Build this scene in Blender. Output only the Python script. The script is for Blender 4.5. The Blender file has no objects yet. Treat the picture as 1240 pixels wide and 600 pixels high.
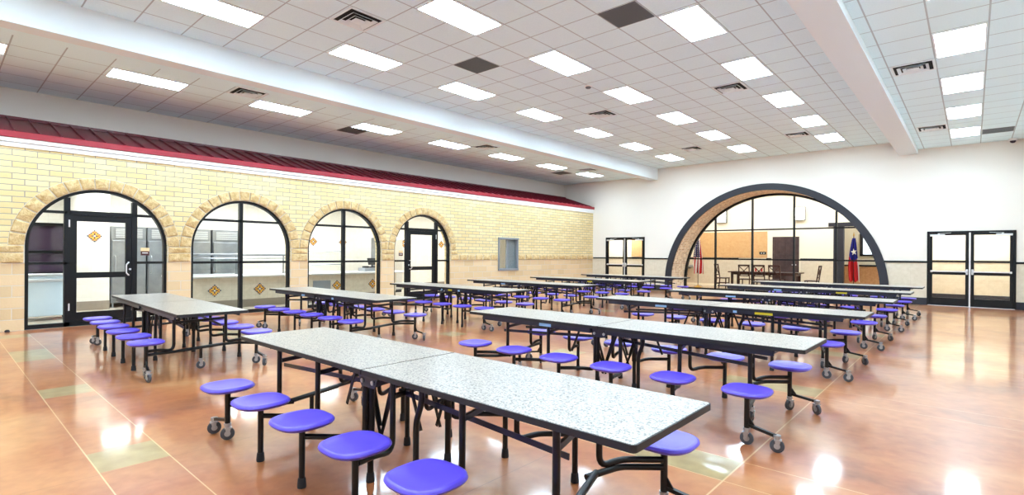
import bpy, math, random
from mathutils import Vector, Matrix
from mathutils.geometry import tessellate_polygon
random.seed(7)
PI = math.pi
S = bpy.context.scene
COL = S.collection

# ------------------------------------------------------------------ materials
def lin(c):
    return tuple(((v/255)/12.92 if v/255 <= .04045 else ((v/255+.055)/1.055)**2.4) for v in c) + (1,)
def newmat(name):
    m = bpy.data.materials.new(name); m.use_nodes = True
    nt = m.node_tree
    return m, nt, nt.nodes['Principled BSDF']
def pbr(name, rgb, rough=.5, metal=0, spec=.5, coat=0, bump=None, mottled=None):
    m, nt, b = newmat(name)
    b.inputs['Base Color'].default_value = lin(rgb)
    b.inputs['Roughness'].default_value = rough
    b.inputs['Metallic'].default_value = metal
    b.inputs['Specular IOR Level'].default_value = spec
    b.inputs['Coat Weight'].default_value = coat
    if mottled:
        sc, rgb2, *rest = mottled
        tc = nt.nodes.new('ShaderNodeTexCoord'); n = nt.nodes.new('ShaderNodeTexNoise')
        n.inputs['Scale'].default_value = sc; n.inputs['Detail'].default_value = 5
        nt.links.new(tc.outputs['Object'], n.inputs['Vector'])
        r = nt.nodes.new('ShaderNodeValToRGB')
        lo, hi = rest if rest else (.35, .65)
        r.color_ramp.elements[0].position = lo; r.color_ramp.elements[1].position = hi
        r.color_ramp.elements[0].color = lin(rgb); r.color_ramp.elements[1].color = lin(rgb2)
        nt.links.new(n.outputs['Fac'], r.inputs['Fac']); nt.links.new(r.outputs['Color'], b.inputs['Base Color'])
    if bump:
        sc, st = bump
        tc = nt.nodes.new('ShaderNodeTexCoord'); n = nt.nodes.new('ShaderNodeTexNoise')
        n.inputs['Scale'].default_value = sc; n.inputs['Detail'].default_value = 6
        nt.links.new(tc.outputs['Object'], n.inputs['Vector'])
        bp = nt.nodes.new('ShaderNodeBump'); bp.inputs['Strength'].default_value = st; bp.inputs['Distance'].default_value = .02
        nt.links.new(n.outputs['Fac'], bp.inputs['Height']); nt.links.new(bp.outputs['Normal'], b.inputs['Normal'])
    return m
def emit(name, rgb, strength):
    m, nt, b = newmat(name)
    b.inputs['Base Color'].default_value = lin(rgb)
    b.inputs['Emission Color'].default_value = lin(rgb)
    b.inputs['Emission Strength'].default_value = strength
    return m
def mth(nt, op, a, b=None, c=None):
    n = nt.nodes.new('ShaderNodeMath'); n.operation = op
    for i, v in enumerate((a, b, c)):
        if v is None: continue
        if isinstance(v, (int, float)): n.inputs[i].default_value = v
        else: nt.links.new(v, n.inputs[i])
    return n.outputs[0]
def mixc(nt, f, a, b):
    n = nt.nodes.new('ShaderNodeMix'); n.data_type = 'RGBA'
    for s, v in ((n.inputs['Factor'], f), (n.inputs['A'], a), (n.inputs['B'], b)):
        if isinstance(v, (int, float, tuple)): s.default_value = v
        else: nt.links.new(v, s)
    return n.outputs['Result']
def xyz(nt):
    tc = nt.nodes.new('ShaderNodeTexCoord'); s = nt.nodes.new('ShaderNodeSeparateXYZ')
    nt.links.new(tc.outputs['Object'], s.inputs[0]); return tc.outputs['Object'], s.outputs
def line_mask(nt, v, x0, p, w):   # 1 on lines of width w every p
    t = mth(nt, 'DIVIDE', mth(nt, 'SUBTRACT', v, x0 - p*.5), p)
    d = mth(nt, 'ABSOLUTE', mth(nt, 'SUBTRACT', mth(nt, 'FRACT', t), .5))
    return mth(nt, 'LESS_THAN', d, w*.5/p)
def between(nt, v, a, b):
    return mth(nt, 'MULTIPLY', mth(nt, 'GREATER_THAN', v, a), mth(nt, 'LESS_THAN', v, b))

def ceiling_mat(name, x0, y0, lim=None, tile=(226,226,227)):
    m, nt, b = newmat(name)
    co, s = xyz(nt)
    g = mth(nt, 'MAXIMUM', line_mask(nt, s[0], x0, .63, .02), line_mask(nt, s[1], y0, .6325, .02))
    if lim: g = mth(nt, 'MULTIPLY', g, mth(nt, 'LESS_THAN', s[0], lim))
    n = nt.nodes.new('ShaderNodeTexNoise'); n.inputs['Scale'].default_value = 60; n.inputs['Detail'].default_value = 4
    nt.links.new(co, n.inputs['Vector'])
    base = mixc(nt, n.outputs['Fac'], lin((214,236,244)), lin((230,250,255)))
    c = mixc(nt, g, base, lin((176,187,192)))
    nt.links.new(c, b.inputs['Base Color']); b.inputs['Roughness'].default_value = .9
    b.inputs['Specular IOR Level'].default_value = .1
    return m

def brick_mat():
    m, nt, b = newmat('yellow_brick_and_block')
    co, s = xyz(nt)
    cb = nt.nodes.new('ShaderNodeCombineXYZ'); nt.links.new(s[1], cb.inputs[0]); nt.links.new(s[2], cb.inputs[1])
    def brick(w, h, mortar, c1, c2, cm):
        k = nt.nodes.new('ShaderNodeTexBrick'); nt.links.new(cb.outputs[0], k.inputs['Vector'])
        k.inputs['Scale'].default_value = 1; k.inputs['Brick Width'].default_value = w; k.inputs['Row Height'].default_value = h
        k.inputs['Mortar Size'].default_value = mortar; k.inputs['Mortar Smooth'].default_value = .1
        k.inputs['Color1'].default_value = lin(c1); k.inputs['Color2'].default_value = lin(c2); k.inputs['Mortar'].default_value = lin(cm)
        k.inputs['Bias'].default_value = 0
        return k
    k1 = brick(.335, .105, .007, (236,215,166), (223,198,144), (150,146,142))
    k2 = brick(.44, .203, .007, (226,198,160), (212,182,142), (212,200,184))
    n = nt.nodes.new('ShaderNodeTexNoise'); n.inputs['Scale'].default_value = 30; n.inputs['Detail'].default_value = 5
    nt.links.new(co, n.inputs['Vector'])
    f = mth(nt, 'GREATER_THAN', s[2], 1.22)
    c = mixc(nt, f, k2.outputs['Color'], k1.outputs['Color'])
    c2 = mixc(nt, mth(nt, 'MULTIPLY', n.outputs['Fac'], .15), c, lin((190,160,110)))
    nt.links.new(c2, b.inputs['Base Color']); b.inputs['Roughness'].default_value = .8
    b.inputs['Specular IOR Level'].default_value = .2
    h = mth(nt, 'SUBTRACT', 1, mth(nt, 'ADD', mth(nt, 'MULTIPLY', f, k1.outputs['Fac']), mth(nt, 'MULTIPLY', mth(nt, 'SUBTRACT', 1, f), k2.outputs['Fac'])))
    bp = nt.nodes.new('ShaderNodeBump'); bp.inputs['Strength'].default_value = .6; bp.inputs['Distance'].default_value = .01
    nt.links.new(mth(nt, 'ADD', h, mth(nt, 'MULTIPLY', n.outputs['Fac'], .3)), bp.inputs['Height']); nt.links.new(bp.outputs['Normal'], b.inputs['Normal'])
    return m

def floor_mat():
    m, nt, b = newmat('polished_stained_concrete')
    co, s = xyz(nt)
    def noise(sc, det=6, dist=0., stretch=None):
        n = nt.nodes.new('ShaderNodeTexNoise'); n.inputs['Scale'].default_value = sc; n.inputs['Detail'].default_value = det
        n.inputs['Distortion'].default_value = dist
        nt.links.new(co, n.inputs['Vector']); return n.outputs['Fac']
    def ramp(f, stops):
        r = nt.nodes.new('ShaderNodeValToRGB'); nt.links.new(f, r.inputs['Fac'])
        e = r.color_ramp.elements
        while len(e) < len(stops): e.new(.5)
        for el, (p, c) in zip(e, stops): el.position = p; el.color = lin(c)
        return r.outputs['Color']
    base = ramp(noise(.9, 8, .6), [(.3, (126,64,34)), (.44, (168,92,50)), (.58, (186,118,70)), (.74, (200,148,102))])
    fine = ramp(noise(9, 8, .3), [(.3, (138,76,44)), (.7, (204,140,94))])
    c = mixc(nt, .28, base, fine)
    # sawn joints and the inlaid green-tan rectangles between them
    X, Y = s[0], s[1]
    def lines_y(y0): return line_mask(nt, Y, y0, 2.65, .008)
    jy = mth(nt, 'MAXIMUM', lines_y(-18.75), lines_y(-19.15+.0))
    jx = mth(nt, 'LESS_THAN', mth(nt, 'ABSOLUTE', mth(nt, 'SUBTRACT', X, 11.62)), .006)
    jx2 = mth(nt, 'LESS_THAN', mth(nt, 'ABSOLUTE', mth(nt, 'SUBTRACT', X, 10.53)), .003)
    jx3 = mth(nt, 'LESS_THAN', mth(nt, 'ABSOLUTE', mth(nt, 'SUBTRACT', X, 8.6)), .003)
    ty = mth(nt, 'FRACT', mth(nt, 'DIVIDE', mth(nt, 'ADD', Y, 19.15), 2.65))
    inband = mth(nt, 'LESS_THAN', ty, .4/2.65)
    tx = mth(nt, 'FRACT', mth(nt, 'DIVIDE', mth(nt, 'SUBTRACT', X, 8.12-2.52*8), 2.52))
    pm = mth(nt, 'MAXIMUM', mth(nt, 'LESS_THAN', tx, .45/2.52), mth(nt, 'MAXIMUM', between(nt, X, 10.62, 11.62), between(nt, X, 2.6, 3.6)))
    pm = mth(nt, 'MULTIPLY', mth(nt, 'MULTIPLY', pm, inband), mth(nt, 'LESS_THAN', X, 11.62))
    green = ramp(noise(6, 6), [(.3, (140,122,82)), (.7, (172,154,108))])
    c = mixc(nt, mth(nt, 'MULTIPLY', pm, .85), c, green)
    jt = mth(nt, 'MAXIMUM', jy, jx)
    c = mixc(nt, mth(nt, 'MULTIPLY', jt, .6), c, lin((228,196,150)))
    c = mixc(nt, mth(nt, 'MULTIPLY', mth(nt, 'MAXIMUM', jx2, jx3), .5), c, lin((120,66,44)))
    nt.links.new(c, b.inputs['Base Color'])
    r = nt.nodes.new('ShaderNodeMapRange'); nt.links.new(noise(2.2, 6), r.inputs['Value'])
    r.inputs['To Min'].default_value = .3; r.inputs['To Max'].default_value = .36
    nt.links.new(r.outputs['Result'], b.inputs['Roughness'])
    b.inputs['Specular IOR Level'].default_value = .5; b.inputs['Coat Weight'].default_value = .75; b.inputs['Coat Roughness'].default_value = .09
    return m

def laminate_mat():
    m, nt, b = newmat('speckled_laminate')
    co, s = xyz(nt)
    def noise(sc, det, st=1):
        n = nt.nodes.new('ShaderNodeTexNoise'); n.inputs['Scale'].default_value = sc; n.inputs['Detail'].default_value = det
        nt.links.new(co, n.inputs['Vector']); return n.outputs['Fac']
    r = nt.nodes.new('ShaderNodeValToRGB'); nt.links.new(noise(85, 2), r.inputs['Fac'])
    e = r.color_ramp.elements; e[0].position = .34; e[1].position = .5
    e[0].color = lin((84,74,70)); e[1].color = lin((164,154,145))
    k = e.new(.6); k.color = lin((186,175,163)); k = e.new(.68); k.color = lin((108,97,88))
    nt.links.new(r.outputs['Color'], b.inputs['Base Color'])
    b.inputs['Roughness'].default_value = .28; b.inputs['Specular IOR Level'].default_value = .45
    return m

def mosaic_mat():
    m, nt, b = newmat('mosaic_brick_lining')
    tc = nt.nodes.new('ShaderNodeTexCoord')
    k = nt.nodes.new('ShaderNodeTexBrick'); nt.links.new(tc.outputs['UV'], k.inputs['Vector'])
    k.inputs['Scale'].default_value = 1; k.inputs['Brick Width'].default_value = .11; k.inputs['Row Height'].default_value = .075
    k.inputs['Mortar Size'].default_value = .008; k.inputs['Bias'].default_value = -.1
    k.inputs['Color1'].default_value = lin((232,210,176)); k.inputs['Color2'].default_value = lin((178,146,112)); k.inputs['Mortar'].default_value = lin((224,216,202))
    n = nt.nodes.new('ShaderNodeTexNoise'); n.inputs['Scale'].default_value = 11; n.inputs['Detail'].default_value = 2
    nt.links.new(tc.outputs['Object'], n.inputs['Vector'])
    f = mth(nt, 'MULTIPLY', mth(nt, 'GREATER_THAN', n.outputs['Fac'], .56), mth(nt, 'SUBTRACT', 1, k.outputs['Fac']))
    c = mixc(nt, mth(nt, 'MULTIPLY', f, .5), k.outputs['Color'], lin((190,120,60)))
    nt.links.new(c, b.inputs['Base Color']); b.inputs['Roughness'].default_value = .7
    return m

def tilewall_mat(name, c1, c2, cm, w, h, ax, sp=.3):
    m, nt, b = newmat(name)
    co, s = xyz(nt)
    cb = nt.nodes.new('ShaderNodeCombineXYZ'); nt.links.new(s[ax], cb.inputs[0]); nt.links.new(s[2], cb.inputs[1])
    k = nt.nodes.new('ShaderNodeTexBrick'); nt.links.new(cb.outputs[0], k.inputs['Vector'])
    k.offset = 0; k.inputs['Scale'].default_value = 1; k.inputs['Brick Width'].default_value = w; k.inputs['Row Height'].default_value = h
    k.inputs['Mortar Size'].default_value = .003
    k.inputs['Color1'].default_value = lin(c1); k.inputs['Color2'].default_value = lin(c1); k.inputs['Mortar'].default_value = lin(cm)
    n = nt.nodes.new('ShaderNodeTexNoise'); n.inputs['Scale'].default_value = 9; n.inputs['Detail'].default_value = 7; n.inputs['Distortion'].default_value = .5
    nt.links.new(co, n.inputs['Vector'])
    c = mixc(nt, n.outputs['Fac'], k.outputs['Color'], lin(c2))
    nt.links.new(c, b.inputs['Base Color']); b.inputs['Roughness'].default_value = .4; b.inputs['Specular IOR Level'].default_value = sp
    return m

def glass_mat():
    m = bpy.data.materials.new('clear_glass'); m.use_nodes = True
    nt = m.node_tree; nt.nodes.clear()
    o = nt.nodes.new('ShaderNodeOutputMaterial'); mx = nt.nodes.new('ShaderNodeMixShader')
    t = nt.nodes.new('ShaderNodeBsdfTransparent'); t.inputs[0].default_value = (.95,.97,.96,1)
    g = nt.nodes.new('ShaderNodeBsdfGlossy'); g.inputs['Roughness'].default_value = 0
    f = nt.nodes.new('ShaderNodeFresnel'); f.inputs['IOR'].default_value = 1.45
    ge = nt.nodes.new('ShaderNodeNewGeometry')
    nt.links.new(mth(nt, 'MULTIPLY', f.outputs[0], mth(nt, 'SUBTRACT', 1.0, ge.outputs['Backfacing'])), mx.inputs[0]); nt.links.new(t.outputs[0], mx.inputs[1]); nt.links.new(g.outputs[0], mx.inputs[2])
    nt.links.new(mx.outputs[0], o.inputs['Surface'])
    return m

def flag_mat(kind):
    m, nt, b = newmat(kind+'_flag_cloth')
    tc = nt.nodes.new('ShaderNodeTexCoord'); s = nt.nodes.new('ShaderNodeSeparateXYZ'); nt.links.new(tc.outputs['UV'], s.inputs[0])
    u, v = s.outputs[0], s.outputs[1]
    red, white, blue = lin((186,10,24)), lin((226,224,222)), lin((18,28,140) if kind == 'texas' else (20,26,92))
    if kind == 'texas':
        lower = mixc(nt, mth(nt, 'GREATER_THAN', u, .86), red, white)
        c = mixc(nt, mth(nt, 'LESS_THAN', v, mth(nt, 'ADD', .56, mth(nt, 'MULTIPLY', mth(nt,'ABSOLUTE', mth(nt,'SUBTRACT',u,.55)), -.25))), lower, blue)
    else:
        st = mth(nt, 'GREATER_THAN', mth(nt, 'FRACT', mth(nt, 'ADD', mth(nt, 'MULTIPLY', u, 3.6), mth(nt, 'MULTIPLY', v, .8))), .58)
        stripes = mixc(nt, st, red, white)
        du = mth(nt, 'SUBTRACT', mth(nt, 'FRACT', mth(nt, 'MULTIPLY', u, 6)), .5)
        dv = mth(nt, 'SUBTRACT', mth(nt, 'FRACT', mth(nt, 'MULTIPLY', v, 18)), .5)
        d = mth(nt, 'ADD', mth(nt, 'MULTIPLY', du, du), mth(nt, 'MULTIPLY', dv, dv))
        canton = mixc(nt, mth(nt, 'LESS_THAN', d, .06), blue, white)
        cm = mth(nt, 'MULTIPLY', mth(nt, 'LESS_THAN', v, .52), mth(nt, 'LESS_THAN', u, .74))
        c = mixc(nt, cm, stripes, canton)
    nt.links.new(c, b.inputs['Base Color']); b.inputs['Roughness'].default_value = .7
    return m

M = dict(
    wall=pbr('warm_white_paint', (232,224,214), .7, spec=.2),
    wallg=pbr('grey_beige_paint', (216,208,200), .7, spec=.2),
    gyp=pbr('ceiling_gypsum', (224,231,234), .8, spec=.15),
    black=pbr('black_painted_steel', (8,9,13), .35, spec=.4),
    navy=pbr('dark_blue_steel', (12,20,44), .35, spec=.6),
    frame=pbr('dark_bronze_frame', (12,12,15), .4, spec=.3),
    band=pbr('charcoal_band', (40,39,47), .5, spec=.4),
    edge=pbr('black_edge_band', (22,22,28), .5),
    seat=pbr('purple_plastic', (88,68,200), .32, spec=.5),
    rubber=pbr('black_rubber', (24,26,32), .7),
    wheel=pbr('grey_rubber_wheel', (66,70,78), .5),
    zinc=pbr('zinc_steel', (176,180,186), .3, metal=.85),
    steel=pbr('stainless_steel', (160,165,171), .3, metal=.8, mottled=(3,(138,143,150))),
    steel2=pbr('brushed_light_steel', (214,218,222), .35, metal=.7),
    alu=pbr('grey_aluminium', (140,144,150), .5, metal=.2),
    alul=pbr('bright_aluminium', (214,214,216), .35, metal=.4),
    redroof=pbr('red_standing_seam_metal', (104,24,38), .38, spec=.5),
    redfas=pbr('red_fascia_metal', (150,22,40), .35, spec=.6),
    white=pbr('white_painted_trim', (242,242,242), .5),
    stone=pbr('split_face_stone', (198,164,112), .9, spec=.15, bump=(38,1.0), mottled=(14,(222,196,148))),
    mortar=pbr('grey_mortar', (206,198,184), .9),
    brick=brick_mat(), floor=floor_mat(), lam=laminate_mat(), mosaic=mosaic_mat(), glass=glass_mat(),
    ceilM=ceiling_mat('main_ceiling_tiles', 9.285, -12.12),
    ceilL=ceiling_mat('left_ceiling_tiles', .805, -12.12, 1.98),
    ceilR=ceiling_mat('right_ceiling_tiles', 12.335, -12.12),
    wains=tilewall_mat('beige_marble_wainscot', (224,214,196), (200,186,162), (200,190,172), .6, .6, 0),
    ktile=tilewall_mat('kitchen_wall_tile', (240,237,229), (224,219,208), (216,212,204), .32, .32, 1),
    ktile2=tilewall_mat('counter_stone_tile', (222,212,196), (188,176,156), (184,174,158), .3, .3, 1),
    fbrick=tilewall_mat('foyer_tan_tile', (222,184,134), (200,150,98), (216,184,140), .4, .2, 0),
    kbase=pbr('brown_cove_base', (146,134,120), .5),
    kfloor=pbr('kitchen_quarry_floor', (196,186,172), .25, mottled=(4,(180,168,152))),
    ffloor=pbr('foyer_polished_floor', (210,176,138), .15, mottled=(3,(196,158,120)), spec=.7),
    lamp=emit('lit_panel_diffuser', (208,237,255), 30),
    klamp=emit('kitchen_lit_panel', (246,250,255), 30),
    flamp=emit('foyer_lit_panel', (250,251,255), 38),
    sconce=emit('sconce_glow', (255,250,240), 4),
    ventw=pbr('white_vent_metal', (224,234,238), .5),
    dark=pbr('vent_void', (22,22,24), .9),
    grille=pbr('grey_return_grille', (104,110,114), .6, metal=.2),
    milk=pbr('pale_blue_steel', (196,216,234), .4, mottled=(2,(206,224,240))),
    darkcab=pbr('dark_purple_glass', (58,46,62), .12, spec=.7),
    wood=pbr('dark_walnut', (58,30,24), .4, spec=.4, mottled=(12,(74,40,30))),
    wood2=pbr('dark_brown_door', (74,54,54), .45, mottled=(5,(60,42,42))),
    tan=pbr('tan_wood', (204,160,116), .5, mottled=(10,(188,140,98))),
    yel=pbr('yellow_ornament', (226,176,60), .4), blu=pbr('blue_ornament', (52,66,96), .4), rust=pbr('rust_ornament', (150,80,50), .4),
    stickb=pbr('pale_blue_label', (150,196,232), .5), sticky=pbr('yellow_label', (214,196,40), .5),
    red=pbr('red_paint', (200,20,26), .4), maroon=pbr('maroon_print', (70,26,28), .5),
    gold=pbr('gold_finial', (200,160,70), .3, metal=.8),
    green=pbr('green_box', (120,170,60), .5), cream=pbr('cream_paint', (240,232,212), .6, spec=.2),
    blackpl=pbr('black_plastic', (28,28,32), .4),
    us=flag_mat('us'), tx=flag_mat('texas'),
)

# ------------------------------------------------------------------ mesh builder
class MB:
    def __init__(s): s.v = []; s.f = []; s.m = []; s.uv = None; s.mats = []
    def mi(s, mat):
        if mat not in s.mats: s.mats.append(mat)
        return s.mats.index(mat)
    def add(s, vs, fs, mat=None):
        o = len(s.v); s.v += [tuple(p) for p in vs]; s.f += [tuple(i+o for i in f) for f in fs]
        s.m += [s.mi(mat) if mat else 0]*len(fs); return s
    def box(s, a, b, mat=None, c=0.0, rot=None):
        x0,y0,z0 = [min(a[i],b[i]) for i in range(3)]; x1,y1,z1 = [max(a[i],b[i]) for i in range(3)]
        if c > 0:
            c = min(c, (x1-x0)*.45, (y1-y0)*.45, (z1-z0)*.45)
            vs = []; idx = {}
            for ix,(X,sx) in enumerate(((x0,1),(x1,-1))):
                for iy,(Y,sy) in enumerate(((y0,1),(y1,-1))):
                    for iz,(Z,sz) in enumerate(((z0,1),(z1,-1))):
                        idx[ix,iy,iz] = len(vs)
                        vs += [(X,Y+sy*c,Z+sz*c),(X+sx*c,Y,Z+sz*c),(X+sx*c,Y+sy*c,Z)]
            fs = []
            for ax in range(3):
                for k in (0,1):
                    o = [i for i in range(3) if i != ax]; q = []
                    for (p,r) in ((0,0),(1,0),(1,1),(0,1)):
                        t = [0,0,0]; t[ax] = k; t[o[0]] = p; t[o[1]] = r; q.append(idx[tuple(t)]+ax)
                    fs.append(q)
            for ax in range(3):
                o = [i for i in range(3) if i != ax]
                for p in (0,1):
                    for r in (0,1):
                        t0 = [0,0,0]; t0[o[0]] = p; t0[o[1]] = r; t1 = list(t0); t1[ax] = 1
                        a0, a1 = idx[tuple(t0)], idx[tuple(t1)]
                        fs.append([a0+o[0], a1+o[0], a1+o[1], a0+o[1]])
            for k in idx.values(): fs.append([k,k+1,k+2])
        else:
            vs = [(x,y,z) for x in (x0,x1) for y in (y0,y1) for z in (z0,z1)]
            fs = [(0,1,3,2),(4,6,7,5),(0,4,5,1),(2,3,7,6),(0,2,6,4),(1,5,7,3)]
        if rot: vs = [rot @ Vector(p) for p in vs]
        return s.add(vs, fs, mat)
    def tube(s, pts, r, mat=None, n=10, fillet=0.0, cap=True, scale=(1,1)):
        pts = [Vector(p) for p in pts]
        if fillet > 0 and len(pts) > 2:
            out = [pts[0]]
            for i in range(1, len(pts)-1):
                p, a, b = pts[i], pts[i-1], pts[i+1]
                da, db = (a-p), (b-p); L = min(fillet, da.length*.48, db.length*.48)
                A, B = p+da.normalized()*L, p+db.normalized()*L
                for k in range(6):
                    t = k/5; out.append(A*(1-t)**2 + p*2*t*(1-t) + B*t*t)
            out.append(pts[-1]); pts = out
        vs = []; fs = []; N = len(pts); up = None
        for i, p in enumerate(pts):
            d = ((pts[min(i+1,N-1)]-p).normalized() + (p-pts[max(i-1,0)]).normalized())
            d = d.normalized() if d.length > 1e-6 else Vector((0,0,1))
            if up is None: up = Vector((0,0,1)) if abs(d.z) < .9 else Vector((1,0,0))
            sd = d.cross(up).normalized(); u2 = sd.cross(d).normalized(); up = u2
            rr = r[i] if isinstance(r, (list,tuple)) else r
            for k in range(n):
                a = 2*PI*(k+.5)/n; vs.append(p + sd*math.cos(a)*rr*scale[0] + u2*math.sin(a)*rr*scale[1])
        for i in range(N-1):
            for k in range(n):
                k2 = (k+1) % n; fs.append((i*n+k, i*n+k2, (i+1)*n+k2, (i+1)*n+k))
        if cap: fs += [tuple(reversed(range(n))), tuple((N-1)*n+k for k in range(n))]
        return s.add(vs, fs, mat)
    def bar(s, a, b, w, h, mat=None):
        a, b = Vector(a), Vector(b); d = (b-a).normalized()
        up = Vector((0,0,1)) if abs(d.z) < .95 else Vector((1,0,0))
        sd = d.cross(up).normalized()*w*.5; u = sd.cross(d).normalized()*h*.5
        vs = [p+x+y for p in (a,b) for x,y in ((-sd,-u),(sd,-u),(sd,u),(-sd,u))]
        return s.add(vs, [(3,2,1,0),(4,5,6,7),(0,1,5,4),(1,2,6,5),(2,3,7,6),(3,0,4,7)], mat)
    def lathe(s, prof, mat=None, c=(0,0,0), n=24, sq=0.0, axis='z', sx=1, sy=1):
        vs = []; fs = []; c = Vector(c)
        for r, z in prof:
            for k in range(n):
                a = 2*PI*k/n
                rr = r
                if sq: rr = r*(1 + sq*(math.cos(4*a)*-.5+.5)*.25)
                p = Vector((rr*math.cos(a)*sx, rr*math.sin(a)*sy, z))
                if axis == 'x': p = Vector((p.z, p.x, p.y))
                if axis == 'y': p = Vector((p.x, p.z, p.y))
                vs.append(c+p)
        for i in range(len(prof)-1):
            for k in range(n):
                k2 = (k+1) % n; fs.append((i*n+k, i*n+k2, (i+1)*n+k2, (i+1)*n+k))
        fs += [tuple(reversed(range(n))), tuple((len(prof)-1)*n+k for k in range(n))]
        return s.add(vs, fs, mat)
    def prism(s, loops, t0, t1, axis='x', mat=None, mat_side=None):
        """polygon with holes given in the plane normal to axis, from t0 to t1"""
        def P(p, t): return {'x':(t,p[0],p[1]), 'y':(p[0],t,p[1]), 'z':(p[0],p[1],t)}[axis]
        flat = [p for L in loops for p in L]
        tri = tessellate_polygon([[Vector((p[0],p[1],0)) for p in L] for L in loops])
        n = len(flat)
        vs = [P(p,t0) for p in flat] + [P(p,t1) for p in flat]
        s.add(vs, [tuple(t) for t in tri] + [tuple(i+n for i in reversed(t)) for t in tri], mat)
        o = 0
        for L in loops:
            k = len(L); vs = [P(p,t0) for p in L] + [P(p,t1) for p in L]
            s.add(vs, [(i,(i+1)%k,k+(i+1)%k,k+i) for i in range(k)], mat_side or mat)
        return s
    def build(s, name, mat=None, parent=None, smooth=None, loc=None):
        me = bpy.data.meshes.new(name); me.from_pydata(s.v, [], s.f)
        mats = s.mats if s.mats else [mat]
        if mat and s.mats and s.mats[0] != mat and mat not in s.mats: pass
        for x in mats: me.materials.append(x)
        me.polygons.foreach_set('material_index', s.m)
        me.validate(); me.update()
        import bmesh
        bm = bmesh.new(); bm.from_mesh(me); bmesh.ops.recalc_face_normals(bm, faces=bm.faces[:]); bm.to_mesh(me); bm.free()
        if smooth:
            me.polygons.foreach_set('use_smooth', [True]*len(me.polygons))
            me.set_sharp_from_angle(angle=math.radians(smooth))
        o = bpy.data.objects.new(name, me); COL.objects.link(o)
        if parent: o.parent = parent
        if loc: o.location = loc
        return o

def tag(o, label, cat, group=None):
    o['label'] = label; o['category'] = cat
    if group: o['group'] = group
    return o
def thing(name, loc, label, cat, group=None, rz=0):
    o = bpy.data.objects.new(name, None); COL.objects.link(o); o.location = loc; o.rotation_euler = (0,0,rz)
    o.empty_display_size = .1
    return tag(o, label, cat, group)
def struct(o, label=None):
    o['kind'] = 'structure'
    if label: o['label'] = label
    return o
def sempty(name, label=None):
    o = bpy.data.objects.new(name, None); COL.objects.link(o); return struct(o, label)
def copy_tree(o, parent=None):
    c = o.copy(); COL.objects.link(c)
    if parent: c.parent = parent
    for ch in list(o.children): copy_tree(ch, c)
    return c
def arc(cy, cz, r, a0, a1, n): return [(cy+r*math.cos(a0+(a1-a0)*i/n), cz+r*math.sin(a0+(a1-a0)*i/n)) for i in range(n+1)]

# ------------------------------------------------------------------ constants
WC = [-17.645, -14.975, -12.305, -9.635]      # arch centres along Y
R0, ZC = 1.11, 1.54                           # opening radius, spring height
XR, YN = 13.95, -24.0                         # right wall, wall behind the camera
ACX, ACZ, AR = 7.17, .33, 3.7                 # big arch
AI = AR-.23

# ------------------------------------------------------------------ setting
b = MB(); b.box((0,YN,-.1),(XR,0,0)); struct(b.build('floor', M['floor']), 'polished orange-brown stained concrete floor with inlaid olive rectangles')
# brick wall
outer = [(YN,0)]
for c in WC:
    outer += [(c-R0,0)] + [(y,z) for y,z in reversed(arc(c,ZC,R0,0,PI,40))] + [(c+R0,0)]
outer += [(-6.24,0),(-6.24,3.32),(YN,3.32)]
hole = [(-6.24,.85),(-5.18,.85),(-5.18,2.02),(-6.24,2.02)]
b = MB(); b.prism([outer], -.30, 0, 'x'); b.box((-.3,-6.24,0),(0,-5.18,.85)); b.box((-.3,-6.24,2.02),(0,-5.18,3.32)); b.box((-.3,-5.18,0),(0,0,3.32))
struct(b.build('wall_left', M['brick']), 'yellow brick wall above large tan blocks with four arched openings')
# upper wall behind the red roof
b = MB(); b.box((-1.75,YN,3.2),(-1.6,0,4.8)); struct(b.build('wall_left_upper', M['wallg']))
# voussoirs and rock-faced band
def stone_block(mb, pts, x0=.0, x1=.035):
    cy = sum(p[0] for p in pts)/len(pts); cz = sum(p[1] for p in pts)/len(pts)
    g = .93
    q = [(cy+(p[0]-cy)*g, cz+(p[1]-cz)*g) for p in pts]; n = len(pts)
    j = [x1*random.uniform(.55,1.15) for _ in pts]
    inn = [(cy+(p[0]-cy)*.8+random.uniform(-.008,.008), cz+(p[1]-cz)*.76+random.uniform(-.008,.008)) for p in pts]
    vs = [(-.004,*p) for p in q] + [(x1*.35,*p) for p in q] + [(j[i],*inn[i]) for i in range(n)]
    vs.append((x1*random.uniform(.9,1.5), cy+random.uniform(-.02,.02), cz+random.uniform(-.02,.02)))
    fs = []
    for i in range(n):
        k = (i+1)%n; fs += [(i,k,n+k,n+i),(n+i,n+k,2*n+k,2*n+i),(2*n+i,2*n+k,3*n)]
    mb.add(vs, fs, M['stone'])
RO = R0+.225
for w, c in enumerate(WC):
    mb = MB(); NV = 17
    a_lim = math.acos((2.67/2)/RO) if False else 0
    amin = math.radians(10)
    # thin mortar bed below the stones
    bed = arc(c,ZC,R0+.0,0,PI,40) + list(reversed(arc(c,ZC,RO,0,PI,40)))
    mb.prism([bed], -.01, .004, 'x', M['mortar'])
    for i in range(NV):
        a0 = PI*i/NV; a1 = PI*(i+1)/NV
        pts = [(c+R0*math.cos(a0),ZC+R0*math.sin(a0)),(c+RO*math.cos(a0),ZC+RO*math.sin(a0)),
               (c+RO*math.cos((a0+a1)/2),ZC+RO*math.sin((a0+a1)/2)),
               (c+RO*math.cos(a1),ZC+RO*math.sin(a1)),(c+R0*math.cos(a1),ZC+R0*math.sin(a1))]
        stone_block(mb, pts)
    struct(mb.build('trim_%d' % (w+1)), 'arch of rough split-face stones around an arched opening')
mb = MB()
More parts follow.
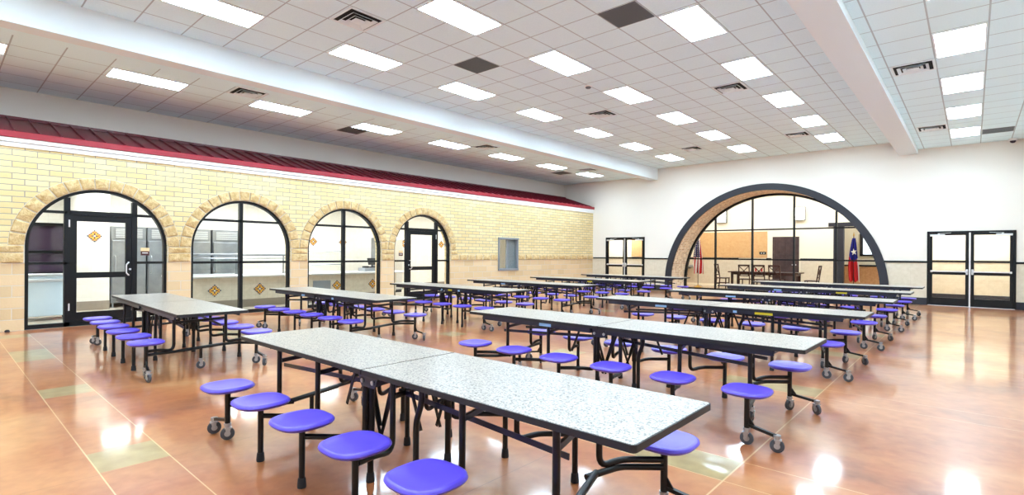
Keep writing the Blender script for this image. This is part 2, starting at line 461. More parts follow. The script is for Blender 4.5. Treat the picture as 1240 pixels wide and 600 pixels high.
def band(y0, y1, z0, z1, n):
    mb.box((-.01,y0,z0),(.004,y1,z1), M['mortar'])
    for i in range(n):
        a = y0+(y1-y0)*i/n; e = y0+(y1-y0)*(i+1)/n
        stone_block(mb, [(a,z0),(e,z0),(e,z1),(a,z1)])
for i in range(3):
    y0, y1 = WC[i]+R0, WC[i+1]-R0
    band(y0, y1, 1.22, 1.41, 1); band(y0, y1, 1.41, ZC, 1)
band(WC[0]-R0-.45, WC[0]-R0, 1.41, ZC, 1)
k = int((WC[0]-R0-YN)/.42)
band(YN, WC[0]-R0, 1.22, 1.41, k)
band(WC[3]+R0, -6.27, 1.22, 1.41, 6); band(-5.15, 0, 1.22, 1.41, 12); band(WC[3]+R0, WC[3]+R0+.3, 1.41, ZC, 1)
struct(mb.build('trim_5'), 'course of rough split-face blocks')
# roof
root = sempty('trim_6', 'red standing seam metal roof strip over the brick wall')
E0, E1 = (.05,3.56), (-1.6,4.10)
b = MB(); b.prism([[E0,(E0[0],E0[1]-.03),(E1[0],E1[1]-.03),E1]], YN, -.002, 'y'); 
# prism axis y expects (x,z)
b.build('roof_sheet', M['redroof'], root)
b = MB(); y = -.2-.02; dx, dz = E1[0]-E0[0], E1[1]-E0[1]
while y > YN:
    a = Vector((E0[0]+.005,y,E0[1]+.018)); e = Vector((E1[0],y,E1[1]+.018)); b.bar(a, e, .014, .04); y -= .322
b.build('roof_seam', M['redroof'], root)
b = MB(); b.box((-.02,YN,3.46),(.075,-.002,3.575), c=.006); b.build('fascia', M['redfas'], root)
b = MB(); b.box((-1.6,YN,4.02),(-1.52,-.002,4.13)); b.build('flashing', M['redroof'], root)
root = sempty('trim_7', 'white moulding under the red roof edge')
b = MB(); b.box((-.3,YN,3.385),(.055,-.002,3.46), c=.006); b.box((-.3,YN,3.30),(.03,-.002,3.382), c=.006); b.build('moulding', M['white'], root)
b = MB(); b.box((-1.6,YN,3.32),(-.3,-.002,3.46)); b.build('deck', M['white'], root)

# back wall with big arch and two door openings
D1 = (.68,2.55,2.19); D2 = (11.79,13.71,2.2)
ang0 = math.asin(-ACZ/AR)
arcp = [(x,z) for x,z in arc(ACX,ACZ,AR-.1,ang0,PI-ang0,64)]
outer = [(-1.6,0),(D1[0],0),(D1[0],D1[2]),(D1[1],D1[2]),(D1[1],0)] + [(ACX-math.cos(ang0)*(AR-.1),0)] + list(reversed(arcp))[1:-1] + [(ACX+math.cos(ang0)*(AR-.1),0)] \
      + [(D2[0],0),(D2[0],D2[2]),(D2[1],D2[2]),(D2[1],0),(XR,0),(XR,5.1),(-1.6,5.1)]
b = MB(); b.prism([outer], 0, .18, 'y'); struct(b.build('wall_back', M['wall']), 'white painted wall with big arch and two pairs of glazed doors')
# wainscot, rail, base
def segs(y, z0, z1, t, m, name, lab=None):
    b = MB()
    xa = math.sqrt(max(AR**2-((z0+z1)/2-ACZ)**2, 0))
    for x0, x1 in ((0,D1[0]),(D1[1],ACX-xa+.05),(ACX+xa-.05,D2[0]),(D2[1],XR)):
        b.box((x0,y-t,z0),(x1,y,z1), c=.003 if t > .01 else 0)
    return struct(b.build(name, m), lab)
segs(0, .2, 1.26, .012, M['wains'], 'wall_back_wainscot', 'beige marble tile wainscot')
segs(0, 1.26, 1.315, .035, M['frame'], 'trim_8', 'dark chair rail')
segs(0, 0, .21, .02, M['band'], 'baseboard_back', 'dark tall base')
b = MB(); b.box((XR,YN,0),(XR+.15,.18,5.1)); struct(b.build('wall_right', M['wall']))
b = MB(); b.box((XR-.02,YN,0),(XR,-.02,.21)); struct(b.build('baseboard_right', M['band']))
b = MB(); b.box((-1.75,YN-.15,0),(XR+.15,YN,5.1)); struct(b.build('wall_front', M['wall']))
# ceilings and beams
b = MB(); b.box((3.05,YN,4.992),(11.15,0,5.09)); struct(b.build('ceiling', M['ceilM']), 'raised middle ceiling of white square tiles')
b = MB(); b.box((-1.6,YN,4.70),(2.82,0,4.8)); struct(b.build('ceiling_left', M['ceilL']), 'lower left ceiling with tile strip and plain border')
b = MB(); b.box((11.55,YN,4.70),(XR,0,4.8)); struct(b.build('ceiling_right', M['ceilR']), 'lower right ceiling of white tiles')
b = MB(); b.box((2.80,YN,4.525),(3.12,0,5.09)); struct(b.build('ceiling_beam', M['gyp']), 'boxed white beam')
b = MB(); b.box((11.10,YN,4.56),(11.56,0,5.09)); struct(b.build('ceiling_beam', M['gyp']), 'boxed white beam')

# ------------------------------------------------------------------ big arch
root = sempty('trim_9', 'charcoal band round the big arch')
a0 = math.asin(-ACZ/AR); ai = math.asin(-ACZ/AI)
b = MB(); b.prism([[(ACX+AR*math.cos(a0),0)]+arc(ACX,ACZ,AR,a0,PI-a0,72)[1:-1]+[(ACX-AR*math.cos(a0),0),(ACX-AI*math.cos(ai),0)]+list(reversed(arc(ACX,ACZ,AI,ai,PI-ai,72)))[1:-1]+[(ACX+AI*math.cos(ai),0)]], -.05, .06, 'y')
b.build('band', M['band'], root)
# lining with UVs
GY = 1.3
ln = arc(ACX,ACZ,AI,ai,PI-ai,72); ln[0] = (ln[0][0],0); ln[-1] = (ln[-1][0],0)
me = bpy.data.meshes.new('trim_10'); vs = []; fs = []; uv = []
ll = [0]
for i in range(1,len(ln)): ll.append(ll[-1]+math.hypot(ln[i][0]-ln[i-1][0], ln[i][1]-ln[i-1][1]))
for x,z in ln: vs += [(x,.06,z),(x,GY,z)]
for x,z in ln:
    k = 1.03; X = ACX+(x-ACX)*k; Z = ACZ+(z-ACZ)*k if z > .01 else 0; vs += [(X,.06,Z),(X,GY,Z)]
n2 = 2*len(ln)
for i in range(len(ln)-1):
    fs.append((2*i,2*i+1,2*i+3,2*i+2)); uv += [(.06,ll[i]),(GY,ll[i]),(GY,ll[i+1]),(.06,ll[i+1])]
for i in range(len(ln)-1):
    fs.append((n2+2*i,n2+2*i+2,n2+2*i+3,n2+2*i+1)); uv += [(0,0)]*4
    fs.append((2*i,2*i+2,n2+2*i+2,n2+2*i)); uv += [(0,0)]*4
me.from_pydata(vs, [], fs); me.materials.append(M['mosaic'])
L = me.uv_layers.new(name='UVMap')
for i, c in enumerate(uv): L.data[i].uv = c
o = bpy.data.objects.new('trim_10', me); COL.objects.link(o); struct(o, 'small tan and brown mosaic lining inside the big arch')
# storefront glazing
root = sempty('window_5', 'arched glazing with dark bars behind the big arch')
AG = AI-.0; AGi = AI-.08; ag = math.asin(-ACZ/AG); agi = math.asin(-ACZ/AGi)
b = MB(); b.prism([[(ACX+AG*math.cos(ag),0)]+arc(ACX,ACZ,AG,ag,PI-ag,72)[1:-1]+[(ACX-AG*math.cos(ag),0),(ACX-AGi*math.cos(agi),0)]+list(reversed(arc(ACX,ACZ,AGi,agi,PI-agi,72)))[1:-1]+[(ACX+AGi*math.cos(agi),0)]], GY-.02, GY+.1, 'y')
MX = [5.0,6.42,7.88,9.22]
def top(x): return ACZ+math.sqrt(max(AGi**2-(x-ACX)**2,0))
for x in MX: b.box((x-.028,GY-.01,0),(x+.028,GY+.09,top(x)))
for z in (1.29,2.44):
    w = math.sqrt(AGi**2-(z-ACZ)**2); b.box((ACX-w,GY-.01,z-.026),(ACX+w,GY+.09,z+.026))
b.box((ACX-AGi,GY-.01,0),(ACX+AGi,GY+.09,.1))
b.build('frame', M['frame'], root)
b = MB(); g = arc(ACX,ACZ,AGi,agi,PI-agi,60); g[0]=(g[0][0],.02); g[-1]=(g[-1][0],.02)
b.prism([g], GY+.037, GY+.043, 'y'); b.build('pane', M['glass'], root)
# wall behind tunnel carrying the glazing, foyer shell
FX0, FX1, FY, FZ = 1.9, 11.1, 4.9, 4.7
b = MB(); outer = [(FX0,0),(ACX-AG*math.cos(ag),0)]+list(reversed(arc(ACX,ACZ,AG,ag,PI-ag,72)))[1:-1]+[(ACX+AG*math.cos(ag),0),(FX1,0),(FX1,FZ),(FX0,FZ)]
b.prism([outer], GY, GY+.12, 'y'); struct(b.build('wall_foyer_front', M['wall']))
b = MB(); b.box((-1.6,.0,-.1),(XR+.15,8.2,-.0)); struct(b.build('floor_foyer', M['ffloor']), 'pale polished foyer floor')
OP = (8.62,10.9,2.72)    # opening in the foyer back wall
b = MB(); b.prism([[(FX0,0),(OP[0],0),(OP[0],OP[2]),(OP[1],OP[2]),(OP[1],0),(FX1,0),(FX1,FZ),(FX0,FZ)]], FY, FY+.15, 'y'); struct(b.build('wall_foyer_back', M['cream']))
b = MB()
for x0,x1 in ((FX0,6.15),(7.3,8.55)): b.box((x0,FY-.012,.1),(x1,FY,1.26))
b.build('wainscot', M['wains'], bpy.data.objects['wall_foyer_back'])
b = MB()
for x0,x1 in ((FX0,4.75),(5.95,6.15),(7.3,8.55)): b.box((x0,FY-.04,1.27),(x1,FY,1.33))
struct(b.build('trim_11', M['frame']))
b = MB(); b.box((FX0+1.05,FY-.03,1.34),(5.98,FY-.005,2.52)); struct(b.build('wall_foyer_panel', M['fbrick']), 'tan tiled panel on the foyer wall')
b = MB(); b.box((FX0-.15,GY,0),(FX0,FY+.15,FZ)); struct(b.build('wall_foyer_left', M['cream']))
b = MB(); b.box((FX1,1.3,0),(FX1+.15,8.2,FZ)); struct(b.build('wall_foyer_right', M['cream']))
b = MB(); b.box((FX0-.2,.18,FZ),(FX1+.15,8.3,FZ+.1)); struct(b.build('ceiling_foyer', M['gyp']))
b = MB(); b.box((FX0,8.1,0),(FX1,8.2,FZ)); struct(b.build('wall_foyer_far', M['cream']))
# opening frame
root = sempty('door_5', 'dark framed opening in the foyer back wall')
b = MB(); b.box((OP[0]-.1,FY-.03,0),(OP[0]+.26,FY+.18,OP[2])); b.box((OP[0]-.28,FY-.05,OP[2]-.06),(OP[1]+.1,FY+.18,OP[2]+.1)); b.box((OP[1]-.08,FY-.03,0),(OP[1]+.02,FY+.18,OP[2]))
b.build('frame', M['band'], root)
# things seen through the opening
root = sempty('window_6', 'white interior window seen through the dark opening')
b = MB(); WX0,WX1,WZ0,WZ1 = 9.0,10.3,1.45,2.5; Y8 = 8.1
b.box((WX0,Y8-.06,WZ0),(WX0+.12,Y8,WZ1)); b.box((WX1-.12,Y8-.06,WZ0),(WX1,Y8,WZ1)); b.box((WX0,Y8-.06,WZ1-.12),(WX1,Y8,WZ1)); b.box((WX0,Y8-.06,WZ0),(WX1,Y8,WZ0+.08))
b.build('frame', M['band'], root)
b = MB(); b.box((WX0+.12,Y8-.03,WZ0+.08),(WX1-.12,Y8-.02,WZ1-.12)); b.build('pane', emit('daylit_window_pane', (228,236,244), 1.6), root)
t = thing('reception_counter', (9.6,7.4,0), 'tan wood fronted counter behind the dark opening', 'counter')
b = MB(); b.box((-1.2,-.3,0),(1.2,.3,1.0), c=.01); b.build('body', M['tan'], t)
b = MB(); b.box((-1.25,-.36,1.0),(1.25,.36,1.06), c=.01); b.build('worktop', M['frame'], t)

# ------------------------------------------------------------------ glazed double doors
def double_door(name, x0, x1, h, label):
    root = sempty(name, label); W = x1-x0; xm = (x0+x1)/2
    b = MB(); f = .05
    b.box((x0,-.03,0),(x0+f,.15,h), c=.004); b.box((x1-f,-.03,0),(x1,.15,h), c=.004); b.box((x0,-.03,h-f),(x1,.15,h), c=.004)
    b.build('door_frame', M['frame'], root)
    b = MB(); b.box((x0+.02,-.04,0),(x1-.02,.15,.012)); b.build('threshold', M['alul'], root)
    b = MB(); b.box((xm-.018,-.03,.012),(xm+.018,.03,h-f)); b.build('meeting_strip', M['alul'], root)
    for sgn in (-1,1):
        a, e = (x0+f, xm-.02) if sgn < 0 else (xm+.02, x1-f)
        b = MB(); st = .075; y0,y1 = .0,.05
        b.box((a,y0,.013),(a+st,y1,h-f)); b.box((e-st,y0,.013),(e,y1,h-f)); b.box((a+st,y0,h-f-.07),(e-st,y1,h-f)); b.box((a+st,y0,.013),(e-st,y1,.24)); b.box((a+st,y0,.92),(e-st,y1,1.0))
        d = b.build('door_leaf', M['frame'], root)
        b = MB(); b.box((a+st,.02,.24),(e-st,.026,.92)); b.box((a+st,.02,1.0),(e-st,.026,h-f-.07)); b.build('pane', M['glass'], d)
        b = MB(); b.box((a+.03,-.075,1.0),(e-.03,-.045,1.035), c=.006); b.box((a+.03,-.05,.985),(a+.08,.0,1.045)); b.box((e-.08,-.05,.985),(e-.03,.0,1.045))
        lx = e-.04 if sgn < 0 else a+.04
        b.box((lx-.025,-.06,.93),(lx+.025,.0,1.09), c=.01); b.build('push_bar', M['alul'], d)
        b = MB(); ox = a+.02 if sgn < 0 else e-.02-.34
        b.box((ox,-.07,h-.15),(ox+.34,-.005,h-.09), c=.008)
        px = ox+.2 if sgn < 0 else ox+.14
        b.lathe([(.022,0),(.022,.03)], c=(px,-.04,h-.09)); b.bar((px,-.04,h-.068), (px+(.28 if sgn < 0 else -.28),-.05,h-.05), .02, .01)
        b.build('door_closer', M['alul'], d)
    return root
double_door('door_1', D1[0], D1[1], D1[2], 'pair of glazed doors beside the brick wall')
double_door('door_2', D2[0], D2[1], D2[2], 'pair of glazed doors at the far end of the white wall')
# space beyond the doors
def corridor(tagname, x0, x1, yb, mat, tanx=None):
    b = MB(); b.box((x0,yb,0),(x1,yb+.1,3.0)); b.box((x0-.1,.18,0),(x0,yb+.1,3.0)); b.box((x1,.18,0),(x1+.1,yb+.1,3.0))
    struct(b.build('wall_corridor_'+tagname, mat))
    b = MB(); b.box((x0,yb-.012,.22),(x1,yb,1.26)); b.build('wainscot', M['wains'], bpy.data.objects['wall_corridor_'+tagname])
    b = MB(); b.box((x0,yb-.035,1.26),(x1,yb,1.33)); b.build('rail', M['frame'], bpy.data.objects['wall_corridor_'+tagname])
    b = MB(); b.box((x0,yb-.03,0),(x1,yb,.22)); b.build('base', M['band'], bpy.data.objects['wall_corridor_'+tagname])
    b = MB(); b.box((x0-.1,.18,3.0),(x1+.1,yb+.1,3.1)); struct(b.build('ceiling_corridor_'+tagname, M['gyp']))
corridor('left', -1.5, 2.6, 1.2, M['cream'])
corridor('right', 11.3, 13.9, 2.5, M['cream'])
b = MB(); b.box((1.32,1.12,1.36),(2.5,1.16,2.6)); struct(b.build('wall_corridor_panel', M['fbrick']))

# ------------------------------------------------------------------ storefront in the brick arches
def arch_frame(b, c, fw=.055, x0=-.16, x1=-.05):
    o = [(c-R0,0)]+list(reversed(arc(c,ZC,R0,0,PI,40)))+[(c+R0,0)]
    r = R0-fw
    i = [(c+r,0)]+arc(c,ZC,r,0,PI,40)+[(c-r,0)]
    b.prism([o+i], x0, x1, 'x')
def topz(c, y, r=R0-.055): return ZC+math.sqrt(max(r*r-(y-c)**2,0))
def pane_shape(c, r=R0-.055): return [(c+r,.05)]+arc(c,ZC,r,0,PI,40)+[(c-r,.05)]
def bz(b, y0, y1, z0, z1, x0=-.15, x1=-.055): b.box((x0,y0,z0),(x1,y1,z1))
for w, c in enumerate(WC):
    root = sempty('window_%d' % (w+1), 'arched dark framed storefront glazing in the brick wall')
    b = MB(); arch_frame(b, c)
    bz(b, c-R0, c+R0, 0, .08)
    if w in (1,2):
        m = c-.05; bz(b, m-.04, m+.04, .05, topz(c,m))
        for z in (1.205,2.17):
            wd = math.sqrt((R0-.055)**2-max(z-ZC,0)**2); bz(b, c-wd, c+wd, z-.026, z+.026)
        b.build('frame', M['frame'], root)
        b = MB(); b.prism([pane_shape(c)], -.106, -.1, 'x'); b.build('pane', M['glass'], root)
    else:
        if w == 0: d0, d1 = -18.13, -17.13
        else: d0, d1 = -10.2, -9.1
        for y in (d0-.03, d1+.03): bz(b, y-.045, y+.045, 0, topz(c, y))
        bz(b, d0, d1, 2.14, 2.22)
        for (ya, yb) in ((c-R0, d0-.03), (d1+.03, c+R0)):
            bz(b, max(ya, c-R0), min(yb, c+R0), 1.185, 1.235)
            wd = math.sqrt((R0-.055)**2-(2.18-ZC)**2)
            bz(b, max(ya, c-wd-.02), min(yb, c+wd+.02), 2.155, 2.205)
        b.build('frame', M['frame'], root)
        b = MB(); b.prism([pane_shape(c)+[]], -.0835, -.0815, 'x')
        # pane with the doorway cut out
        b = MB()
        r = R0-.055
        shp = [(c+r,.05)]+arc(c,ZC,r,0,PI,40)+[(c-r,.05),(d0,.05),(d0,2.16),(d1,2.16),(d1,.05)]
        b.prism([shp], -.106, -.1, 'x'); b.build('pane', M['glass'], root)
        dr = sempty('door_%d' % (3 if w == 0 else 4), 'dark framed glazed door within the arch')
        b = MB(); st = .115
        bz(b, d0+.015, d0+st, .02, 2.14, -.13, -.075); bz(b, d1-st, d1-.015, .02, 2.14, -.13, -.075)
        bz(b, d0+st, d1-st, 2.02, 2.14, -.13, -.076); bz(b, d0+st, d1-st, .02, .26, -.13, -.076); bz(b, d0+st, d1-st, .92, 1.03, -.13, -.076)
        b.build('door_leaf', M['frame'], dr)
        b = MB(); b.box((-.105,d0+st,.26),(-.1,d1-st,.92)); b.box((-.105,d0+st,1.03),(-.1,d1-st,2.02)); b.build('pane', M['glass'], dr)
        hy = d1-.07 if w == 0 else d0+.07; s = -1 if w == 0 else 1
        b = MB(); b.tube([(-.075,hy,1.22),(-.01,hy,1.22),(-.01,hy+s*.045,1.18),(-.01,hy+s*.045,1.0),(-.01,hy,.96),(-.075,hy,.96)], .012, fillet=.03); b.lathe([(.02,0),(.02,.012)], c=(-.075,hy-s*.03,1.08), axis='x')
        b.build('door_handle', M['alul'], dr)
        b = MB(); hg = d0+.0 if w == 0 else d1
        for z in (.3,1.9): b.box((-.075,hg-.012,z),(-.05,hg+.012,z+.14), c=.003)
        b.build('hinge', M['alul'], dr)
# service window
root = sempty('window_7', 'grey aluminium sliding service window in the brick wall')
b = MB(); y0,y1,z0,z1 = -6.26,-5.16,.83,2.04
b.box((-.2,y0,z0),(.04,y0+.06,z1), c=.004); b.box((-.2,y1-.06,z0),(.04,y1,z1), c=.004); b.box((-.2,y0,z1-.07),(.06,y1,z1), c=.004); b.box((-.2,y0,z0),(.05,y1,z0+.08), c=.004)
ym = (y0+y1)/2; b.box((-.1,ym-.03,z0+.08),(-.02,ym+.03,z1-.07)); b.build('frame', M['alu'], root)
b = MB(); b.box((-.06,y0+.06,z0+.08),(-.055,y1-.06,z1-.07)); b.build('pane', M['glass'], root)
b = MB(); b.box((-.095,ym+.03,z0+.08),(-.085,y1-.06,z1-.07)); b.build('screen', M['alu'], root)

# ------------------------------------------------------------------ kitchen
KX, KZ = -4.6, 3.15
b = MB(); b.box((KX-.1,YN,-.1),(0,0,-.0)); struct(b.build('floor_kitchen', M['kfloor']), 'pale kitchen floor')
b = MB(); b.box((KX-.1,YN,0),(KX,0,KZ+.1)); kw = struct(b.build('wall_kitchen_back', M['ktile']), 'white tiled kitchen wall')
b = MB(); b.box((KX,YN,0),(KX+.02,0,.2)); b.build('cove_base', M['kbase'], kw)
b = MB(); b.box((KX,YN,KZ),(-.3,0,KZ+.1)); struct(b.build('ceiling_kitchen', M['gyp']))
b = MB(); b.box((KX,-.1,0),(-.3,0,KZ)); struct(b.build('wall_kitchen_end', M['ktile']))

b = MB(); b.box((-4.4,-17.55,0),(-3.25,-16.92,KZ), c=0); cw = struct(b.build('wall_kitchen_pillar', M['ktile']), 'white tiled pillar seen through the arched door')
b = MB(); b.box((-3.25,-17.55,0),(-3.23,-16.92,.22)); b.build('cove_base', M['kbase'], cw)
def ornament(parent, x, y, z, s=.13):
    u = s/5
    cells = {}
    for i in range(-4,5):
        for j in range(-4,5):
            d = abs(i)+abs(j)
            if d > 4: continue
            cells[i,j] = 'blu' if d == 4 and (i*j == 0 or abs(i) == 2) else ('rust' if d == 4 else 'yel' if d in (2,3) else 'blu' if d == 1 else 'white')
            if d == 2 and i*j == 0: cells[i,j] = 'rust'
    b = MB()
    for (i,j), m in cells.items():
        b.box((x,y+(i-.5)*u,z+(j-.5)*u),(x+.012,y+(i+.5)*u,z+(j+.5)*u), M[m])
    return b.build('ornament_tile', None, parent)
for y,z in ((-13.3,1.83),(-10.75,1.83),(-9.6,1.83)): ornament(kw, KX, y-.15, z, .17)
ornament(cw, -3.25, -17.22, 1.81, .16)
ornament(kw, KX, -5.0, 1.83, .17)
for px_y in (-7.0,): ornament(kw, KX, px_y, 1.83, .17)
# serving counter
t = thing('serving_counter', (-1.9,-13.2,0), 'long tiled serving counter with steel tray shelf behind the arched windows', 'counter')
b = MB(); b.box((-.4,-2.75,.2),(.4,3.6,.78)); body = b.build('body', M['ktile2'], t)
b = MB(); b.box((-.38,-2.73,0),(.41,3.58,.2)); b.build('cove_base', M['kbase'], t)
b = MB(); b.box((-.45,-2.85,.80),(.66,3.7,.86), c=.012); b.box((-.42,-2.8,.78),(.45,3.65,.80)); b.tube([(.68,-2.85,.83),(.68,3.7,.83)], .022); b.build('tray_shelf', M['steel2'], t)
for y in (-15.11,-14.0,-11.74,-10.5): ornament(t, .4, y+13.2, .46, .17)
b = MB(); b.box((.4,.7,.28),(.42,1.25,.62)); 
for k in range(7): b.box((.42,.72,.30+k*.045),(.428,1.23,.315+k*.045))
b.build('vent_grille', M['alu'], t)
t = thing('sneeze_guard', (-1.75,-14.5,.86), 'steel framed sneeze guard on the serving counter, left of the two', 'sneeze guard')
b = MB()
for y in (-1.2,-.0,1.25): b.tube([(0,y,0),(0,y,.5)], .018); b.lathe([(.04,0),(.04,.015)], c=(0,y,0))
b.tube([(0,-1.3,.5),(0,1.3,.5)], .02); b.tube([(.2,-1.3,.42),(.2,1.3,.42)], .014)
b.build('frame', M['steel'], t)
b = MB(); b.box((.19,-1.25,.12),(.196,1.25,.42)); b.build('pane', M['glass'], t)
b = MB(); b.box((-.2,-1.3,.52),(.22,1.3,.54), c=.004); b.build('top_shelf', M['steel2'], t)
t = thing('sneeze_guard', (-1.75,-12.0,.86), 'glass sneeze guard on the serving counter, right of the two', 'sneeze guard')
b = MB()
for y in (-.75,.6): b.tube([(0,y,0),(0,y,.62)], .018); b.lathe([(.04,0),(.04,.015)], c=(0,y,0))
b.tube([(0,-.8,.62),(0,.65,.62)], .016); b.tube([(0,-.8,.22),(0,.65,.22)], .016); b.build('frame', M['steel'], t)
b = MB(); b.box((-.003,-.75,.02),(.003,.6,.6)); b.build('pane', M['glass'], t)
t = thing('faucet', (-1.95,-13.1,.86), 'small gooseneck faucet on the serving counter', 'faucet')
b = MB(); b.lathe([(.025,0),(.025,.03),(.014,.04)], c=(0,0,0)); b.tube([(0,0,.03),(0,0,.2),(.05,.0,.25),(.11,0,.22),(.11,0,.15)], .01, fillet=.04); b.build('spout', M['steel'], t)
b = MB(); b.tube([(0,.02,.05),(0,.09,.08)], .007); b.build('handle', M['steel'], t)
t = thing('cash_register', (-1.9,-10.25,.86), 'black point of sale terminal on a grey box at the counter end', 'register')
b = MB(); b.box((-.2,-.4,0),(.2,.4,.1), c=.01); b.build('cash_drawer', M['alu'], t)
b = MB(); b.box((-.06,-.1,.1),(.06,.1,.14), c=.01); b.tube([(0,0,.12),(0,0,.24)], .02); b.build('stand', M['blackpl'], t)
R = Matrix.Translation((0,0,.3)) @ Matrix.Rotation(-.35,4,'Y')
b = MB(); b.box((-.015,-.17,-.11),(.015,.17,.12), c=.008, rot=R); b.build('screen', M['blackpl'], t)
b = MB(); b.box((.0,-.38,.1),(.13,-.2,.16), c=.01, rot=Matrix.Rotation(0,4,'Y')); b.box((.0,.26,.1),(.08,.34,.3), c=.01); b.build('card_reader', M['blackpl'], t)
# refrigerators
fr = None; fb = [-16.85,-16.08,-15.3,-14.52,-13.72]
labs = ['tall stainless refrigerator beside the tiled pillar', 'tall stainless refrigerator second from the tiled pillar', 'tall stainless refrigerator seen in left half of the second arch', 'tall stainless refrigerator farthest from the tiled pillar']
for i in range(4):
    y0, y1 = fb[i]+.01, fb[i+1]-.01; W = y1-y0
    loc = (-3.95,(y0+y1)/2,0)
    if fr is None:
        t = thing('refrigerator', loc, labs[i], 'refrigerator', 'stainless refrigerators in the kitchen'); fr = t
        b = MB(); b.box((-.42,-W/2,.12),(.42,W/2,2.08), c=.01); b.build('body', M['steel'], t)
        b = MB(); b.box((.42,-W/2+.015,.2),(.465,W/2-.015,1.72), c=.01); d = b.build('door', M['steel'], t)
        b = MB(); b.box((.465,-W/2+.05,.85),(.475,-W/2+.09,1.35)); b.tube([(.47,-W/2+.07,.88),(.52,-W/2+.07,.9),(.52,-W/2+.07,1.3),(.47,-W/2+.07,1.32)], .013, fillet=.03); b.build('door_handle', M['zinc'], d)
        b = MB(); b.box((.42,-W/2+.08,1.78),(.43,W/2-.08,2.03), M['alu'])
        for k in range(6): b.box((.43,-W/2+.09,1.795+k*.04),(.45,W/2-.09,1.815+k*.04), M['steel2'])
        b.build('louvre', None, t)
        for x in (-.36,.36):
            for y in (-W/2+.05,W/2-.05):
                b = MB(); b.tube([(x,y,.02),(x,y,.13)], .02); b.lathe([(.03,0),(.03,.02)], c=(x,y,0)); b.build('leg', M['zinc'], t)
    else:
        c = copy_tree(fr); c.location = loc; c['label'] = labs[i]
# milk cooler and dark cabinet
t = thing('milk_cooler', (-1.75,-18.35,0), 'pale blue steel cooler on casters behind the left arch sidelight', 'cooler')
b = MB(); b.box((-.4,-.55,.1),(.35,.5,.92), c=.015); b.build('body', M['milk'], t)
b = MB(); b.box((-.42,-.56,.92),(.37,.51,.97), c=.01); b.build('lid', M['steel2'], t)
b = MB(); b.box((.35,-.5,.80),(.37,.45,.86), c=.005); b.build('trim_strip', M['steel2'], t)
for x in (-.33,.28):
    for y in (-.45,.4):
        b = MB(); b.lathe([(.05,-.015),(.05,.015)], c=(x,y,.05), axis='y'); b.box((x-.02,y-.025,.05),(x+.02,y+.025,.1)); b.build('caster', M['rubber'], t)
t = thing('display_cabinet', (-2.0,-18.3,.97), 'dark glass fronted cabinet standing on the pale blue cooler', 'cabinet')
b = MB(); b.box((-.35,-.5,0.02),(.3,.42,1.05), c=.01); b.build('body', M['darkcab'], t)
b = MB(); b.box((.3,-.5,.42),(.33,.42,.48), c=.005); b.box((.3,-.5,1.0),(.34,.42,1.06), c=.005); b.box((-.36,-.51,0),(.31,.43,.03)); b.build('rail', M['frame'], t)
b = MB(); b.box((.3,.36,.1),(.34,.42,.95), c=.005); b.build('door_handle', M['alul'], t)
t = thing('storage_rack', (-3.9,-17.95,0), 'white wire storage rack beside the tiled pillar', 'rack')
b = MB()
for x in (-.3,.3):
    for y in (-.32,.32): b.tube([(x,y,0),(x,y,2.0)], .014)
b.build('post', M['white'], t)
for z in (.3,.85,1.4,1.9):
    b = MB(); b.box((-.3,-.32,z),(.3,.32,z+.03), c=.004); b.build('shelf', M['white'], t)
for i,(z,m,nm,lb) in enumerate(((.33,'red','storage_box','red storage box on lowest shelf of the white rack'),(.88,'steel2','storage_box','silver storage box on second shelf of the white rack'),(1.43,'green','storage_box','green storage box on third shelf of the white rack'))):
    b = MB(); b.box((-.2,-.1,0),(.22,.24,.2), c=.01); b.box((-.21,-.11,.17),(.23,.25,.2)); tag(b.build(nm, M[m], None, loc=(-3.9,-17.9,z)), lb, 'box', 'boxes on the white rack')
# kitchen seen through right arch door: steel counter and tall cabinet
t = thing('utility_cabinet', (-3.4,-8.55,0), 'tall steel cabinet seen through the glass of the farthest arch', 'cabinet')
b = MB(); b.box((-.35,-.55,.08),(.35,.35,2.0), c=.01); b.build('body', M['steel'], t)
b = MB(); b.box((.35,-.53,.12),(.38,-.11,1.96), c=.006); b.build('door', M['steel2'], t); b = MB(); b.box((.35,-.09,.12),(.38,.33,1.96), c=.006); b.build('door', M['steel2'], t)
b = MB(); b.box((-.33,-.53,0),(.33,.33,.08)); b.build('base', M['rubber'], t)
# notices on the glass
def notice(x, y, z, lb):
    t = thing('door_notice', (x,y,z), lb, 'sign', 'small notices on the arch glass')
    b = MB(); b.box((0,-.075,0),(.004,.075,.07)); b.build('upper_panel', pbr('tan_notice', (224,196,150), .5), t)
    b = MB(); b.box((0,-.075,-.09),(.004,.075,0)); b.build('lower_panel', M['maroon'], t)
    b = MB(); b.box((.004,-.05,-.045),(.005,.05,-.03)); b.build('print_line', M['white'], t)
notice(-.098, -16.91, 1.45, 'small tan and maroon notice on sidelight of the leftmost arch')
notice(-.098, -10.44, 1.45, 'small tan and maroon notice on sidelight of the farthest arch')
